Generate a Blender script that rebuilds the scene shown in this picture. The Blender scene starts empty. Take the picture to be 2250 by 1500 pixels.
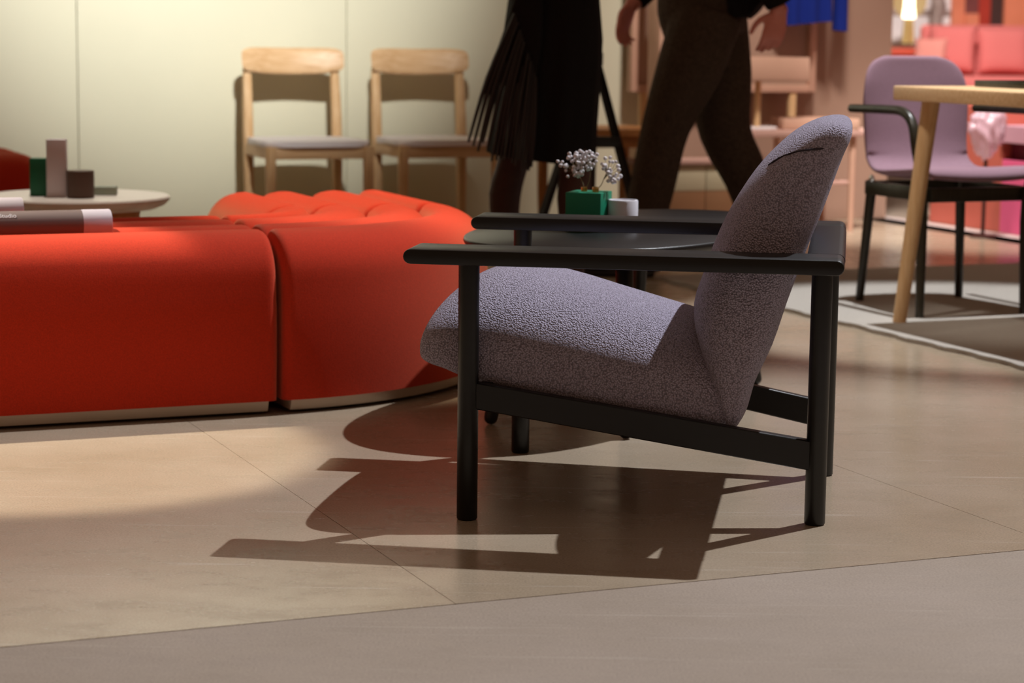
import bpy, bmesh, math, random
from mathutils import Vector, Matrix
from math import sin, cos, pi, radians

scene = bpy.context.scene
C = scene.collection
random.seed(7)

# ------------------------------------------------------------------ camera
F_PX, CAM_H = 4800.0, 0.91
PITCH = math.atan((750 - 65) / F_PX)
ROLL = 0.012
fw = Vector((0, cos(PITCH), -sin(PITCH)))
r0 = Vector((1, 0, 0)); u0 = Vector((0, sin(PITCH), cos(PITCH)))
rr = cos(ROLL) * r0 + sin(ROLL) * u0
uu = -sin(ROLL) * r0 + cos(ROLL) * u0
cam_data = bpy.data.cameras.new('camera')
cam_data.sensor_width = 36.0
cam_data.lens = F_PX / 2250 * 36.0
cam_data.clip_end = 200
cam_data.dof.use_dof = True
cam_data.dof.focus_distance = 4.15
cam_data.dof.aperture_fstop = 4.8
cam = bpy.data.objects.new('camera', cam_data)
C.objects.link(cam)
m = Matrix.Identity(4)
for i in range(3):
    m[i][0] = rr[i]; m[i][1] = uu[i]; m[i][2] = -fw[i]
m[2][3] = CAM_H
cam.matrix_world = m
scene.camera = cam

# ------------------------------------------------------------------ world, lights, exposure
scene.view_settings.view_transform = 'Standard'
scene.view_settings.look = 'None'
scene.view_settings.gamma = 1.0
scene.view_settings.exposure = 0.0
scene.view_settings.use_curve_mapping = False
world = bpy.data.worlds.new('hall'); scene.world = world
world.use_nodes = True
bg = world.node_tree.nodes['Background']
bg.inputs[0].default_value = (1.0, 0.56, 0.30, 1)
bg.inputs[1].default_value = 0.135


def spot(name, loc, target, power, col, angle, blend=0.3, radius=0.05):
    l = bpy.data.lights.new(name, 'SPOT')
    l.energy = power; l.color = col; l.spot_size = radians(angle); l.spot_blend = blend
    l.shadow_soft_size = radius
    o = bpy.data.objects.new(name, l); C.objects.link(o)
    o.location = loc
    o.rotation_euler = (Vector(target) - Vector(loc)).to_track_quat('-Z', 'Y').to_euler()
    return o


# booth axes: everything in the stand is turned 22.6 degrees to the camera
BT = radians(22.6)
E1 = Vector((cos(BT), sin(BT), 0)); E2 = Vector((-sin(BT), cos(BT), 0))
W0 = Vector((-0.752, 9.81, 0))


def bth(s, t, z=0.0):           # booth coordinates -> world
    return E1 * s + E2 * t + Vector((0, 0, z))


def wl(s, off, z=0.0):          # along the back wall, off in front of it
    return W0 + E1 * s - E2 * off + Vector((0, 0, z))


spot('spot_armchair', (4.95, 7.88, 8.62), (0.35, 3.75, 0.0), 4800, (0.92, 0.95, 1.0), 25, 0.5, 0.05)
spot('spot_pouf_front', (-3.0, 5.95, 4.2), (-1.17, 4.70, 0.0), 1500, (1.0, 0.90, 0.74), 16.8, 0.25, 0.04)
spot('spot_pouf_back', (-0.20, 6.75, 3.9), (-0.46, 6.02, 0.4), 880, (1.0, 0.88, 0.66), 21, 0.5, 0.05)
spot('spot_wall', wl(-1.05, 4.1, 2.85), wl(-0.70, 0, 1.60), 1290, (1.0, 0.98, 0.93), 43.5, 1.0, 0.05)
spot('spot_round_table', (-1.3, 7.1, 3.6), (-1.35, 6.9, 0.4), 260, (1.0, 0.93, 0.85), 22, 0.6, 0.05)
spot('spot_table', (1.47, 7.05, 3.9), (1.55, 6.90, 0.0), 760, (0.95, 0.98, 1.0), 33, 0.35, 0.03)
spot('spot_mirror', (1.25, 8.35, 3.4), wl(2.05, 0.2, 0.65), 430, (1.0, 0.88, 0.80), 46, 0.8, 0.22)
spot('fill_table_side', (-0.6, 5.1, 4.2), (1.30, 6.55, 0.70), 320, (1.0, 0.90, 0.78), 15, 0.9, 0.15)  # added fill, no visible source; brightens the dining table's left side
spot('spot_lounge', (3.6, 18.5, 4.5), (5.0, 24.0, 0.7), 2150, (1.0, 0.90, 0.86), 60, 0.8, 0.2)
spot('spot_pink_stand', (1.9, 9.0, 3.2), bth(6.0, 8.4, 0.25), 600, (1.0, 0.93, 0.88), 44, 0.7, 0.1)

al = bpy.data.lights.new('hall_ceiling_light', 'AREA')
al.shape = 'RECTANGLE'; al.size = 7.0; al.size_y = 5.0; al.energy = 22; al.color = (1.0, 0.93, 0.90)
alo = bpy.data.objects.new('hall_ceiling_light', al); C.objects.link(alo)
alo.location = (1.6, 2.2, 6.0)


# ------------------------------------------------------------------ materials
def lin(c):
    def f(v):
        v /= 255.0
        return v / 12.92 if v <= 0.04045 else ((v + 0.055) / 1.055) ** 2.4
    return (f(c[0]), f(c[1]), f(c[2]), 1.0)


def new_mat(name, rgb, rough=0.6, spec=0.5, sheen=0.0, coat=0.0, metal=0.0):
    m = bpy.data.materials.new(name); m.use_nodes = True
    b = m.node_tree.nodes['Principled BSDF']
    b.inputs['Base Color'].default_value = lin(rgb)
    b.inputs['Roughness'].default_value = rough
    b.inputs['Specular IOR Level'].default_value = spec
    b.inputs['Sheen Weight'].default_value = sheen
    b.inputs['Coat Weight'].default_value = coat
    b.inputs['Metallic'].default_value = metal
    return m, m.node_tree.nodes, m.node_tree.links, b


def tex(nodes, links, kind, scale, stretch=(1, 1, 1), detail=4.0, rough=0.55, rot=(0, 0, 0)):
    tc = nodes.new('ShaderNodeTexCoord'); mp = nodes.new('ShaderNodeMapping')
    mp.inputs['Scale'].default_value = stretch
    mp.inputs['Rotation'].default_value = rot
    links.new(tc.outputs['Object'], mp.inputs[0])
    t = nodes.new('ShaderNodeTexNoise' if kind == 'noise' else 'ShaderNodeTexVoronoi')
    t.inputs['Scale'].default_value = scale
    if kind == 'noise':
        t.inputs['Detail'].default_value = detail; t.inputs['Roughness'].default_value = rough
    links.new(mp.outputs[0], t.inputs['Vector'])
    return t


def ramp(nodes, links, src, c0, c1, p0=0.3, p1=0.7):
    r = nodes.new('ShaderNodeValToRGB')
    r.color_ramp.elements[0].position = p0; r.color_ramp.elements[0].color = lin(c0)
    r.color_ramp.elements[1].position = p1; r.color_ramp.elements[1].color = lin(c1)
    links.new(src, r.inputs[0])
    return r


def bump(nodes, links, b, src, strength, dist):
    n = nodes.new('ShaderNodeBump')
    n.inputs['Strength'].default_value = strength; n.inputs['Distance'].default_value = dist
    links.new(src, n.inputs['Height'])
    links.new(n.outputs[0], b.inputs['Normal'])
    return n


def paint(name, rgb, rough=0.55, spec=0.4, var=6, scale=3.0, bmp=0.0):
    m, n, l, b = new_mat(name, rgb, rough, spec)
    t = tex(n, l, 'noise', scale, detail=5)
    lo = tuple(max(0, c - var) for c in rgb); hi = tuple(min(255, c + var) for c in rgb)
    r = ramp(n, l, t.outputs[0], lo, hi); l.new(r.outputs[0], b.inputs['Base Color'])
    if bmp:
        t2 = tex(n, l, 'noise', 120.0); bump(n, l, b, t2.outputs[0], bmp, 0.002)
    return m


def wood(name, c0, c1, rough=0.5, stretch=(1, 1, 12), scale=6.0, spec=0.4, bmp=0.08):
    m, n, l, b = new_mat(name, c1, rough, spec)
    st = tuple(12.0 / s for s in stretch)
    t = tex(n, l, 'noise', scale, st, detail=6, rough=0.6)
    r = ramp(n, l, t.outputs[0], c0, c1, 0.35, 0.68); l.new(r.outputs[0], b.inputs['Base Color'])
    bump(n, l, b, t.outputs[0], bmp, 0.002)
    return m


def felt(name, rgb, var=0.12, scale=260.0, bmp=0.35, dist=0.0018, sheen=0.25, cell=False, rough=0.92):
    m, n, l, b = new_mat(name, rgb, rough, 0.15, sheen)
    b.inputs['Sheen Tint'].default_value = lin((250, 190, 150) if name.startswith('red') else tuple(min(255, c + 40) for c in rgb))
    b.inputs['Sheen Roughness'].default_value = 0.5
    t = tex(n, l, 'voronoi' if cell else 'noise', scale, detail=3)
    lo = tuple(c * (1 - var) for c in rgb); hi = tuple(min(255, c * (1 + var)) for c in rgb)
    if cell:
        r = ramp(n, l, t.outputs['Distance'], hi, lo, 0.1, 0.75)  # shade in the crevices between loops, painted into the colour
        l.new(r.outputs[0], b.inputs['Base Color'])
        inv = n.new('ShaderNodeMath'); inv.operation = 'SUBTRACT'; inv.inputs[0].default_value = 1.0
        l.new(t.outputs['Distance'], inv.inputs[1])
        bump(n, l, b, inv.outputs[0], bmp, dist)
    else:
        r = ramp(n, l, t.outputs[0], lo, hi); l.new(r.outputs[0], b.inputs['Base Color'])
        bump(n, l, b, t.outputs[0], bmp, dist)
    return m


M = {}
M['boucle'] = felt('mauve_boucle', (180, 172, 192), 0.22, 300.0, 1.0, 0.0045, 0.30, cell=True)
M['black_wood'] = wood('black_stained_wood', (9, 9, 11), (14, 13, 15), 0.40, (12, 1, 1), 5.0, 0.5, 0.05)
M['red_felt'] = felt('red_wool_felt', (188, 46, 24), 0.10, 420.0, 0.35, 0.0016, 0.4)
M['plinth'] = paint('cream_plinth', (196, 178, 158), 0.6)
M['oak'] = wood('pale_oak', (206, 166, 118), (228, 194, 150), 0.5, (1, 1, 14), 7.0)
M['oak_rail'] = wood('pale_oak_rail', (205, 165, 120), (224, 190, 148), 0.42, (14, 1, 1), 7.0)
M['amber_wood'] = wood('amber_oak', (150, 98, 50), (180, 122, 68), 0.5, (1, 1, 14), 7.0)
M['amber_seat'] = wood('amber_oak_seat', (158, 104, 54), (190, 130, 74), 0.5, (14, 1, 1), 7.0)
M['seat_pad'] = felt('pale_lilac_pad', (232, 226, 228), 0.04, 300.0, 0.2, 0.001)
M['lilac_felt'] = felt('lilac_upholstery', (146, 116, 128), 0.06, 330.0, 0.25, 0.001, 0.3)
M['olive_black'] = wood('olive_black_wood', (38, 36, 28), (54, 50, 40), 0.3, (1, 1, 12), 5.0)
M['coral'] = felt('coral_fabric', (226, 126, 122), 0.05, 120.0, 0.2, 0.002)
M['coral_pale'] = felt('pale_coral_fabric', (232, 152, 140), 0.05, 120.0, 0.2, 0.002)
M['coral_wood'] = paint('coral_lacquer', (214, 92, 70), 0.4)
M['green'] = paint('green_lacquer', (22, 128, 96), 0.45, var=3)
M['green_dark'] = paint('dark_green_lacquer', (14, 92, 58), 0.5, var=3)
M['lilac_grey'] = paint('lilac_grey_card', (206, 196, 198), 0.6, var=3)
M['brown'] = paint('brown_card', (92, 72, 62), 0.6, var=3)
M['sage'] = paint('sage_card', (150, 158, 140), 0.6, var=3)
M['white'] = paint('white_card', (214, 212, 220), 0.5, var=2)
M['yellow'] = paint('yellow_paper', (222, 206, 112), 0.6, var=2)
M['pale_top'] = wood('whitewashed_table_top', (214, 204, 194), (226, 218, 208), 0.4, (10, 1, 1), 4.0)
M['stem'] = paint('dry_stem', (118, 108, 78), 0.7, var=8, scale=60)
M['blossom'] = paint('white_blossom', (226, 222, 226), 0.8, var=6, scale=90)
M['brass'] = new_mat('brass', (206, 172, 96), 0.25, 0.5, metal=1.0)[0]
M['gold_foot'] = new_mat('brushed_gold', (214, 186, 122), 0.4, 0.5, metal=0.7)[0]
M['chrome'] = new_mat('chrome', (220, 222, 226), 0.15, 0.5, metal=1.0)[0]
M['seam'] = paint('dark_seam_thread', (52, 44, 52), 0.9, var=3)
M['tube_brown'] = paint('brown_tube_paper', (104, 88, 86), 0.5, var=2)
M['tube_pale'] = paint('pale_tube_cap', (184, 176, 186), 0.5, var=2)
M['tan'] = paint('tan_board', (176, 134, 96), 0.6)
M['pink_frame'] = paint('blush_frame', (204, 164, 142), 0.5)
M['blush'] = paint('blush_lacquer', (196, 158, 146), 0.5)
M['cream_board'] = paint('cream_board', (206, 198, 168), 0.55)
M['shaded_cream_board'] = paint('shaded_cream_board', (150, 110, 78), 0.55)  # shadow tone for the lower part of the cream cabinet front
M['terracotta'] = paint('terracotta_board', (200, 104, 88), 0.55)
M['hot_pink'] = paint('hot_pink_board', (238, 104, 150), 0.5)
M['maroon'] = paint('maroon_board', (106, 26, 52), 0.55)
M['pink_shelf'] = paint('pale_pink_shelf', (206, 156, 172), 0.5)
M['dark_brown'] = paint('dark_brown_board', (64, 34, 28), 0.6)
M['umber'] = paint('umber_board', (112, 44, 30), 0.6)
M['red_board'] = paint('red_board', (176, 46, 24), 0.6)
M['plum_board'] = paint('plum_board', (122, 58, 54), 0.6)
M['peach'] = paint('peach_board', (232, 136, 100), 0.6)
M['win_white'] = paint('white_wall_panel', (240, 234, 234), 0.5)
M['grey_fig'] = paint('grey_taupe_ceramic', (158, 140, 134), 0.5, var=20, scale=8)
M['blue'] = felt('blue_wool', (24, 42, 124), 0.06, 200.0, 0.2, 0.001)
M['black_cloth'] = felt('black_cloth', (20, 17, 17), 0.2, 160.0, 0.4, 0.002, 0.1)
M['black_fringe'] = new_mat('black_fringe', (18, 16, 16), 0.35, 0.5)[0]
M['tights'] = paint('brown_tights', (62, 34, 28), 0.6, var=4, scale=40)
M['trouser'] = felt('dark_brown_trousers', (66, 52, 42), 0.2, 120.0, 0.4, 0.002, 0.1)
M['jacket'] = felt('black_jacket', (24, 20, 20), 0.2, 120.0, 0.4, 0.002, 0.1)
M['shirt'] = paint('grey_shirt', (150, 140, 124), 0.8)
M['skin'] = paint('skin', (212, 132, 116), 0.5, var=6, scale=20)
M['hair'] = paint('dark_hair', (40, 28, 22), 0.5, var=10, scale=80)
M['shoe'] = new_mat('black_leather', (22, 20, 20), 0.35, 0.5)[0]
M['face_dark'] = paint('eye_dark', (40, 26, 22), 0.4, var=2)
M['lip'] = paint('lip', (160, 76, 70), 0.5, var=2)

# walls
M['wall_cream'] = paint('pale_olive_wall_paint', (213, 211, 187), 0.5, 0.35, 3, 1.2, 0.05)
M['wall_brown'] = paint('mauve_brown_wall_paint', (170, 140, 122), 0.5, 0.35, 3, 1.2, 0.05)
M['subfloor'] = paint('dark_joint', (58, 40, 34), 0.9)


def floor_mat(name, c0, c1, rough, spec, scuff):
    m, n, l, b = new_mat(name, c1, rough, spec)
    a = tex(n, l, 'noise', 1.6, detail=8, rough=0.62)
    r = ramp(n, l, a.outputs[0], c0, c1, 0.32, 0.68)
    s = tex(n, l, 'noise', 7.0, (0.8, 1.6, 1), detail=10, rough=0.7, rot=(0, 0, 0.5))
    rs = ramp(n, l, s.outputs[0], (255, 255, 255), (255 - scuff,) * 3, 0.45, 0.8)
    mix = n.new('ShaderNodeMix'); mix.data_type = 'RGBA'; mix.blend_type = 'MULTIPLY'
    mix.inputs['Factor'].default_value = 1.0
    l.new(r.outputs[0], mix.inputs['A']); l.new(rs.outputs[0], mix.inputs['B'])
    for (rz_, sc_, lo_) in ((0.9, 5.0, 0.67), (-0.5, 6.5, 0.68), (2.1, 4.0, 0.68)):
        k = tex(n, l, 'noise', sc_, (0.35, 11.0, 1), detail=3, rough=0.5, rot=(0, 0, rz_))
        k.inputs['Distortion'].default_value = 0.6
        rk = n.new('ShaderNodeMapRange'); rk.inputs['From Min'].default_value = lo_; rk.inputs['From Max'].default_value = lo_ + 0.05
        rk.inputs['To Max'].default_value = scuff / 90.0
        l.new(k.outputs[0], rk.inputs['Value'])
        mk = n.new('ShaderNodeMix'); mk.data_type = 'RGBA'
        l.new(rk.outputs[0], mk.inputs['Factor']); l.new(mix.outputs['Result'], mk.inputs['A'])
        mk.inputs['B'].default_value = lin((222, 212, 200))
        mix = mk
    # fine speckle
    f = tex(n, l, 'noise', 240.0, detail=2)
    rf = ramp(n, l, f.outputs[0], (232, 232, 232), (255, 255, 255), 0.35, 0.6)
    mix2 = n.new('ShaderNodeMix'); mix2.data_type = 'RGBA'; mix2.blend_type = 'MULTIPLY'
    mix2.inputs['Factor'].default_value = 1.0
    l.new(mix.outputs['Result'], mix2.inputs['A']); l.new(rf.outputs[0], mix2.inputs['B'])
    l.new(mix2.outputs['Result'], b.inputs['Base Color'])
    # worn gloss
    mr = n.new('ShaderNodeMapRange')
    mr.inputs['From Min'].default_value = 0.3; mr.inputs['From Max'].default_value = 0.75
    mr.inputs['To Min'].default_value = rough - 0.06; mr.inputs['To Max'].default_value = rough + 0.10
    l.new(s.outputs[0], mr.inputs['Value']); l.new(mr.outputs[0], b.inputs['Roughness'])
    bump(n, l, b, f.outputs[0], 0.03, 0.001)
    return m


M['floor'] = floor_mat('beige_vinyl', (166, 148, 125), (184, 167, 146), 0.24, 0.5, 22)
M['floor_front'] = floor_mat('taupe_vinyl', (158, 143, 128), (170, 155, 142), 0.55, 0.25, 10)
M['floor_pale'] = paint('pale_strip', (206, 190, 186), 0.5)


def rug_mat():
    m, n, l, b = new_mat('flat_woven_rug', (176, 170, 162), 0.95, 0.1, 0.2)
    t = tex(n, l, 'noise', 90.0, (1, 6, 1), detail=3)
    r = ramp(n, l, t.outputs[0], (160, 152, 144), (192, 186, 178), 0.3, 0.7)
    l.new(r.outputs[0], b.inputs['Base Color'])
    bump(n, l, b, t.outputs[0], 0.6, 0.004)
    return m


M['rug'] = rug_mat()


def glass_mat(name, rgb, rough=0.02, alpha=0.25):
    m, n, l, b = new_mat(name, rgb, rough, 0.6)
    b.inputs['Transmission Weight'].default_value = 1.0
    b.inputs['IOR'].default_value = 1.12
    return m


M['glass'] = glass_mat('smoked_amber_glass', (226, 206, 150))
cl_m, _n, _l, cl_b = new_mat('clear_plastic_film', (240, 206, 220), 0.12, 0.8)
cl_b.inputs['Alpha'].default_value = 0.38
M['clear'] = cl_m
mm, nn, ll, bb = new_mat('lamp_glow', (255, 250, 240), 0.5)
bb.inputs['Emission Color'].default_value = (1.0, 0.96, 0.88, 1)
bb.inputs['Emission Strength'].default_value = 6.0
M['glow'] = mm


# ------------------------------------------------------------------ object helpers
def obj(name, bm, mat, parent=None, smooth=True, angle=40):
    me = bpy.data.meshes.new(name)
    bmesh.ops.recalc_face_normals(bm, faces=bm.faces)
    bm.to_mesh(me); bm.free()
    me.materials.append(M[mat] if isinstance(mat, str) else mat)
    if smooth:
        me.polygons.foreach_set('use_smooth', [True] * len(me.polygons))
        try:
            me.set_sharp_from_angle(angle=radians(angle))
        except Exception:
            pass
    o = bpy.data.objects.new(name, me); C.objects.link(o)
    if parent is not None:
        o.parent = parent
    return o


def tag(o, label, cat, group=None, kind=None):
    o['label'] = label
    o['category'] = cat
    if group: o['group'] = group
    if kind: o['kind'] = kind
    return o


def thing(name, label, cat, loc=(0, 0, 0), rz=0.0, group=None):
    o = bpy.data.objects.new(name, None); C.objects.link(o)
    o.empty_display_size = 0.1
    o.location = loc; o.rotation_euler = (0, 0, rz)
    return tag(o, label, cat, group)


def struct(o):
    o['kind'] = 'structure'
    return o


def copy_tree(o, parent=None):
    c = o.copy(); C.objects.link(c); c.parent = parent
    for ch in list(o.children):
        copy_tree(ch, c)
    return c


def catmull(pts, n=6):
    out = []
    P = [pts[0]] + list(pts) + [pts[-1]]
    dim = len(pts[0])
    for i in range(1, len(P) - 2):
        for k in range(n):
            t = k / n
            q = []
            for d in range(dim):
                a, b, c, e = P[i - 1][d], P[i][d], P[i + 1][d], P[i + 2][d]
                q.append(0.5 * (2 * b + (c - a) * t + (2 * a - 5 * b + 4 * c - e) * t * t + (3 * b - a - 3 * c + e) * t ** 3))
            out.append(tuple(q))
    out.append(tuple(pts[-1]))
    return out


def loft(bm, rings, cap=True, closed=True):
    R = [[bm.verts.new(p) for p in ring] for ring in rings]
    n = len(R[0])
    for a, b in zip(R[:-1], R[1:]):
        for i in range(n if closed else n - 1):
            j = (i + 1) % n
            bm.faces.new((a[i], a[j], b[j], b[i]))
    if cap and closed:
        bm.faces.new(R[0]); bm.faces.new(list(reversed(R[-1])))
    return R


def tube(bm, pts, rad, seg=12, smooth_n=0, round_end=False, squash=None):
    """pts: xyz points, rad: number or list. squash=(factor, axis vector) flattens sections along an axis."""
    if not isinstance(rad, (list, tuple)): rad = [rad] * len(pts)
    data = [tuple(p) + (r,) for p, r in zip(pts, rad)]
    if smooth_n: data = catmull(data, smooth_n)
    P = [Vector(d[:3]) for d in data]; Rr = [max(1e-4, d[3]) for d in data]
    if round_end:
        d0 = (P[0] - P[1]).normalized(); d1 = (P[-1] - P[-2]).normalized()
        h, t_ = [], []
        for k in range(1, 4):
            a = k / 4 * pi / 2
            h.insert(0, (P[0] + d0 * Rr[0] * sin(a) , Rr[0] * cos(a)))
            t_.append((P[-1] + d1 * Rr[-1] * sin(a), Rr[-1] * cos(a)))
        P = [x[0] for x in h] + P + [x[0] for x in t_]
        Rr = [x[1] for x in h] + Rr + [x[1] for x in t_]
    rings = []
    up = None
    for i, p in enumerate(P):
        if i == 0: d = P[1] - P[0]
        elif i == len(P) - 1: d = P[-1] - P[-2]
        else: d = P[i + 1] - P[i - 1]
        d.normalize()
        if up is None:
            up = Vector((0, 0, 1)) if abs(d.z) < 0.9 else Vector((0, 1, 0))
        x = d.cross(up)
        if x.length < 1e-5: x = d.cross(Vector((1, 0, 0)))
        x.normalize(); y = x.cross(d).normalized(); up = y
        ring = []
        for k in range(seg):
            a = 2 * pi * k / seg
            v = x * cos(a) * Rr[i] + y * sin(a) * Rr[i]
            if squash:
                f, ax = squash
                ax = Vector(ax)
                v = v - ax * v.dot(ax) * (1 - f)
            ring.append(p + v)
        rings.append(ring)
    loft(bm, rings)


def box(bm, c, size, rot=None, bev=0.0, seg=2):
    mtx = Matrix.Translation(Vector(c))
    if rot is not None: mtx = mtx @ rot.to_4x4()
    mtx = mtx @ Matrix.Diagonal((size[0], size[1], size[2], 1))
    g = bmesh.ops.create_cube(bm, size=1.0, matrix=mtx)
    if bev:
        es = set()
        for v in g['verts']:
            es.update(v.link_edges)
        bmesh.ops.bevel(bm, geom=list(es), offset=bev, segments=seg, profile=0.5, affect='EDGES')


def prism(bm, outline, z0, z1, bev=0.0, seg=2, M4=None):
    vs = [bm.verts.new((p[0], p[1], z0)) for p in outline]
    vt = [bm.verts.new((p[0], p[1], z1)) for p in outline]
    n = len(vs)
    bm.faces.new(list(reversed(vs))); bm.faces.new(vt)
    for i in range(n):
        j = (i + 1) % n
        bm.faces.new((vs[i], vs[j], vt[j], vt[i]))
    if bev:
        es = set()
        for L in (vs, vt):
            for i in range(n):
                e = bm.edges.get((L[i], L[(i + 1) % n]))
                if e: es.add(e)
        bmesh.ops.bevel(bm, geom=list(es), offset=bev, segments=seg, profile=0.5, affect='EDGES')
    if M4 is not None:
        bmesh.ops.transform(bm, matrix=M4, verts=bm.verts)


def lathe(bm, prof, seg=32, c=(0, 0, 0)):
    rings = []
    for r, z in prof:
        rings.append([(c[0] + max(r, 1e-4) * cos(2 * pi * k / seg), c[1] + max(r, 1e-4) * sin(2 * pi * k / seg), c[2] + z) for k in range(seg)])
    loft(bm, rings)


def sgnpow(v, p):
    return math.copysign(abs(v) ** p, v)


def selem(n_pts, ex):
    return [(sgnpow(cos(2 * pi * k / n_pts), 2 / ex), sgnpow(sin(2 * pi * k / n_pts), 2 / ex)) for k in range(n_pts)]


def B():
    return bmesh.new()


# ------------------------------------------------------------------ the setting: floors
S_SEAM, STEP, T_EDGE, T_WALL = 1.228, 1.167, 3.17, 9.344
bm = B()
prism(bm, [(-8, -6), (10, -6), (10, 30), (-8, 30)], -0.06, -0.008)
floor = struct(obj('floor', bm, 'subfloor', smooth=False))


def floor_panel(s0, s1, t0, t1, mat, gap=0.0012):
    bm = B()
    q = [bth(s0 + gap, t0 + gap), bth(s1 - gap, t0 + gap), bth(s1 - gap, t1 - gap), bth(s0 + gap, t1 - gap)]
    prism(bm, [(p.x, p.y) for p in q], -0.007, 0.0)
    return obj('floor_panel', bm, mat, floor, smooth=False)


for k in range(-4, 5):
    s0 = S_SEAM + STEP * k
    s1 = s0 + STEP
    if k == 4: s1 = 5.75
    if s1 > s0:
        floor_panel(s0, s1, T_EDGE + 0.0012, T_WALL + 0.2, 'floor', 0.0006)
for k in range(-3, 3):
    floor_panel(0.2 + 2.6 * k, 0.2 + 2.6 * (k + 1), -3.5, T_EDGE - 0.0012, 'floor_front', 0.0004)
floor_panel(5.75, 5.98, 3.2, 12.0, 'floor_pale', 0.0)
floor_panel(5.98, 20.0, 3.2, 34.0, 'floor_front', 0.0)

# back wall: panels 1.2 m wide, olive cream then mauve brown
wall = bpy.data.objects.new('wall_back', None); C.objects.link(wall); struct(wall)
wall.location = W0; wall.rotation_euler = (0, 0, BT)


def wall_panel(s0, s1, mat):
    bm = B()
    box(bm, ((s0 + s1) / 2, 0.03, 1.35), (s1 - s0 - 0.003, 0.06, 2.7), bev=0.0015, seg=1)
    return obj('wall_panel', bm, mat, wall, smooth=False)


for k in range(-3, 1):
    wall_panel(1.2 * k, 1.2 * (k + 1), 'wall_cream')
wall_panel(1.2, 1.62, 'wall_cream')
wall_panel(1.62, 2.83, 'wall_brown')
bm = B(); box(bm, (-0.4, 0.075, 1.35), (6.5, 0.02, 2.7))
obj('wall_backing', bm, 'subfloor', wall, smooth=False)

# ------------------------------------------------------------------ armchair
CH_O = Vector((-0.030, 4.343, 0)); CH_R = radians(-8.7)
ac = thing('armchair', 'mauve boucle lounge armchair with black wooden frame in the foreground', 'armchair', CH_O, CH_R)
legs = [(0.0, -0.335), (0.0, 0.335), (0.645, -0.245), (0.655, 0.225)]
for a, b_ in legs:
    bm = B()
    lathe(bm, [(0.0, 0.0), (0.017, 0.0), (0.0195, 0.003), (0.0195, 0.488), (0.0, 0.488)], 28, (a, b_, 0))
    obj('leg', bm, 'black_wood', ac)


def arm_prof(a0, a1, zc, th, n=8):      # side elevation with bull-nosed ends
    r = th / 2
    pts = []
    for k in range(n + 1):
        t = -pi / 2 + pi * k / n
        pts.append((a1 - r + r * cos(t), zc + r * sin(t)))
    for k in range(n + 1):
        t = pi / 2 + pi * k / n
        pts.append((a0 + r + r * cos(t), zc + r * sin(t)))
    return pts


for b0, b1 in ((-0.42, -0.299), (0.299, 0.42)):
    bm = B()
    pr = arm_prof(-0.108, 0.685, 0.5005, 0.027)
    loft(bm, [[(p[0], b0, p[1]) for p in pr], [(p[0], b1, p[1]) for p in pr]])
    es = [e for e in bm.edges if abs(e.verts[0].co.y - e.verts[1].co.y) < 1e-6]
    bmesh.ops.bevel(bm, geom=es, offset=0.003, segments=2, profile=0.5, affect='EDGES')
    obj('armrest', bm, 'black_wood', ac)
bm = B()
pr = arm_prof(0.612, 0.686, 0.5005, 0.027)
pr = [(max(p[0], 0.617), p[1]) for p in pr]
loft(bm, [[(p[0], -0.2985, p[1]) for p in pr], [(p[0], 0.2985, p[1]) for p in pr]])
obj('back_board', bm, 'black_wood', ac)
for sgn, bk in ((-1, -0.245), (1, 0.225)):
    bm = B()
    w = 0.012
    y0 = sgn * 0.333; y1 = bk
    A = [(0.008, y0, 0.262), (0.645, y1, 0.158), (0.645, y1, 0.102), (0.008, y0, 0.212)]
    r1 = [(p[0], p[1] - w, p[2]) for p in A]; r2 = [(p[0], p[1] + w, p[2]) for p in A]
    loft(bm, [r1, r2])
    bmesh.ops.bevel(bm, geom=list(bm.edges), offset=0.002, segments=1, affect='EDGES')
    obj('side_rail', bm, 'black_wood', ac)
bm = B(); box(bm, (0.03, 0, 0.236), (0.022, 0.63, 0.042), bev=0.002)
obj('front_rail', bm, 'black_wood', ac)

# seat cushion
sec = [(-0.1095, 0.302, 0.330, 0.235), (-0.106, 0.289, 0.352, 0.262), (-0.098, 0.281, 0.372, 0.280), (-0.082, 0.274, 0.392, 0.294), (-0.060, 0.268, 0.411, 0.304),
       (-0.03, 0.256, 0.429, 0.311), (0.015, 0.238, 0.444, 0.313), (0.06, 0.227, 0.446, 0.310), (0.1, 0.220, 0.440, 0.305), (0.17, 0.208, 0.424, 0.295), (0.235, 0.197, 0.406, 0.287),
       (0.31, 0.186, 0.386, 0.277), (0.385, 0.176, 0.366, 0.267), (0.44, 0.169, 0.352, 0.259), (0.47, 0.168, 0.335, 0.253), (0.482, 0.178, 0.300, 0.245)]
sec = catmull(sec, 3)
bm = B(); rings = []
NS = 56
for a, zb, zt, hb in sec:
    zm = zb + 0.34 * (zt - zb)
    ring = []
    for k in range(NS):
        t = 2 * pi * k / NS
        c_, s_ = cos(t), sin(t)
        if s_ >= 0:
            ring.append((a, hb * sgnpow(c_, 2 / 2.5), zm + (zt - zm) * abs(s_) ** (2 / 2.3)))
        else:
            ring.append((a, hb * sgnpow(c_, 2 / 5.0), zm - (zm - zb) * abs(s_) ** (2 / 5.0)))
    rings.append(ring)
loft(bm, rings)
obj('seat_cushion', bm, 'boucle', ac, angle=80)

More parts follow.
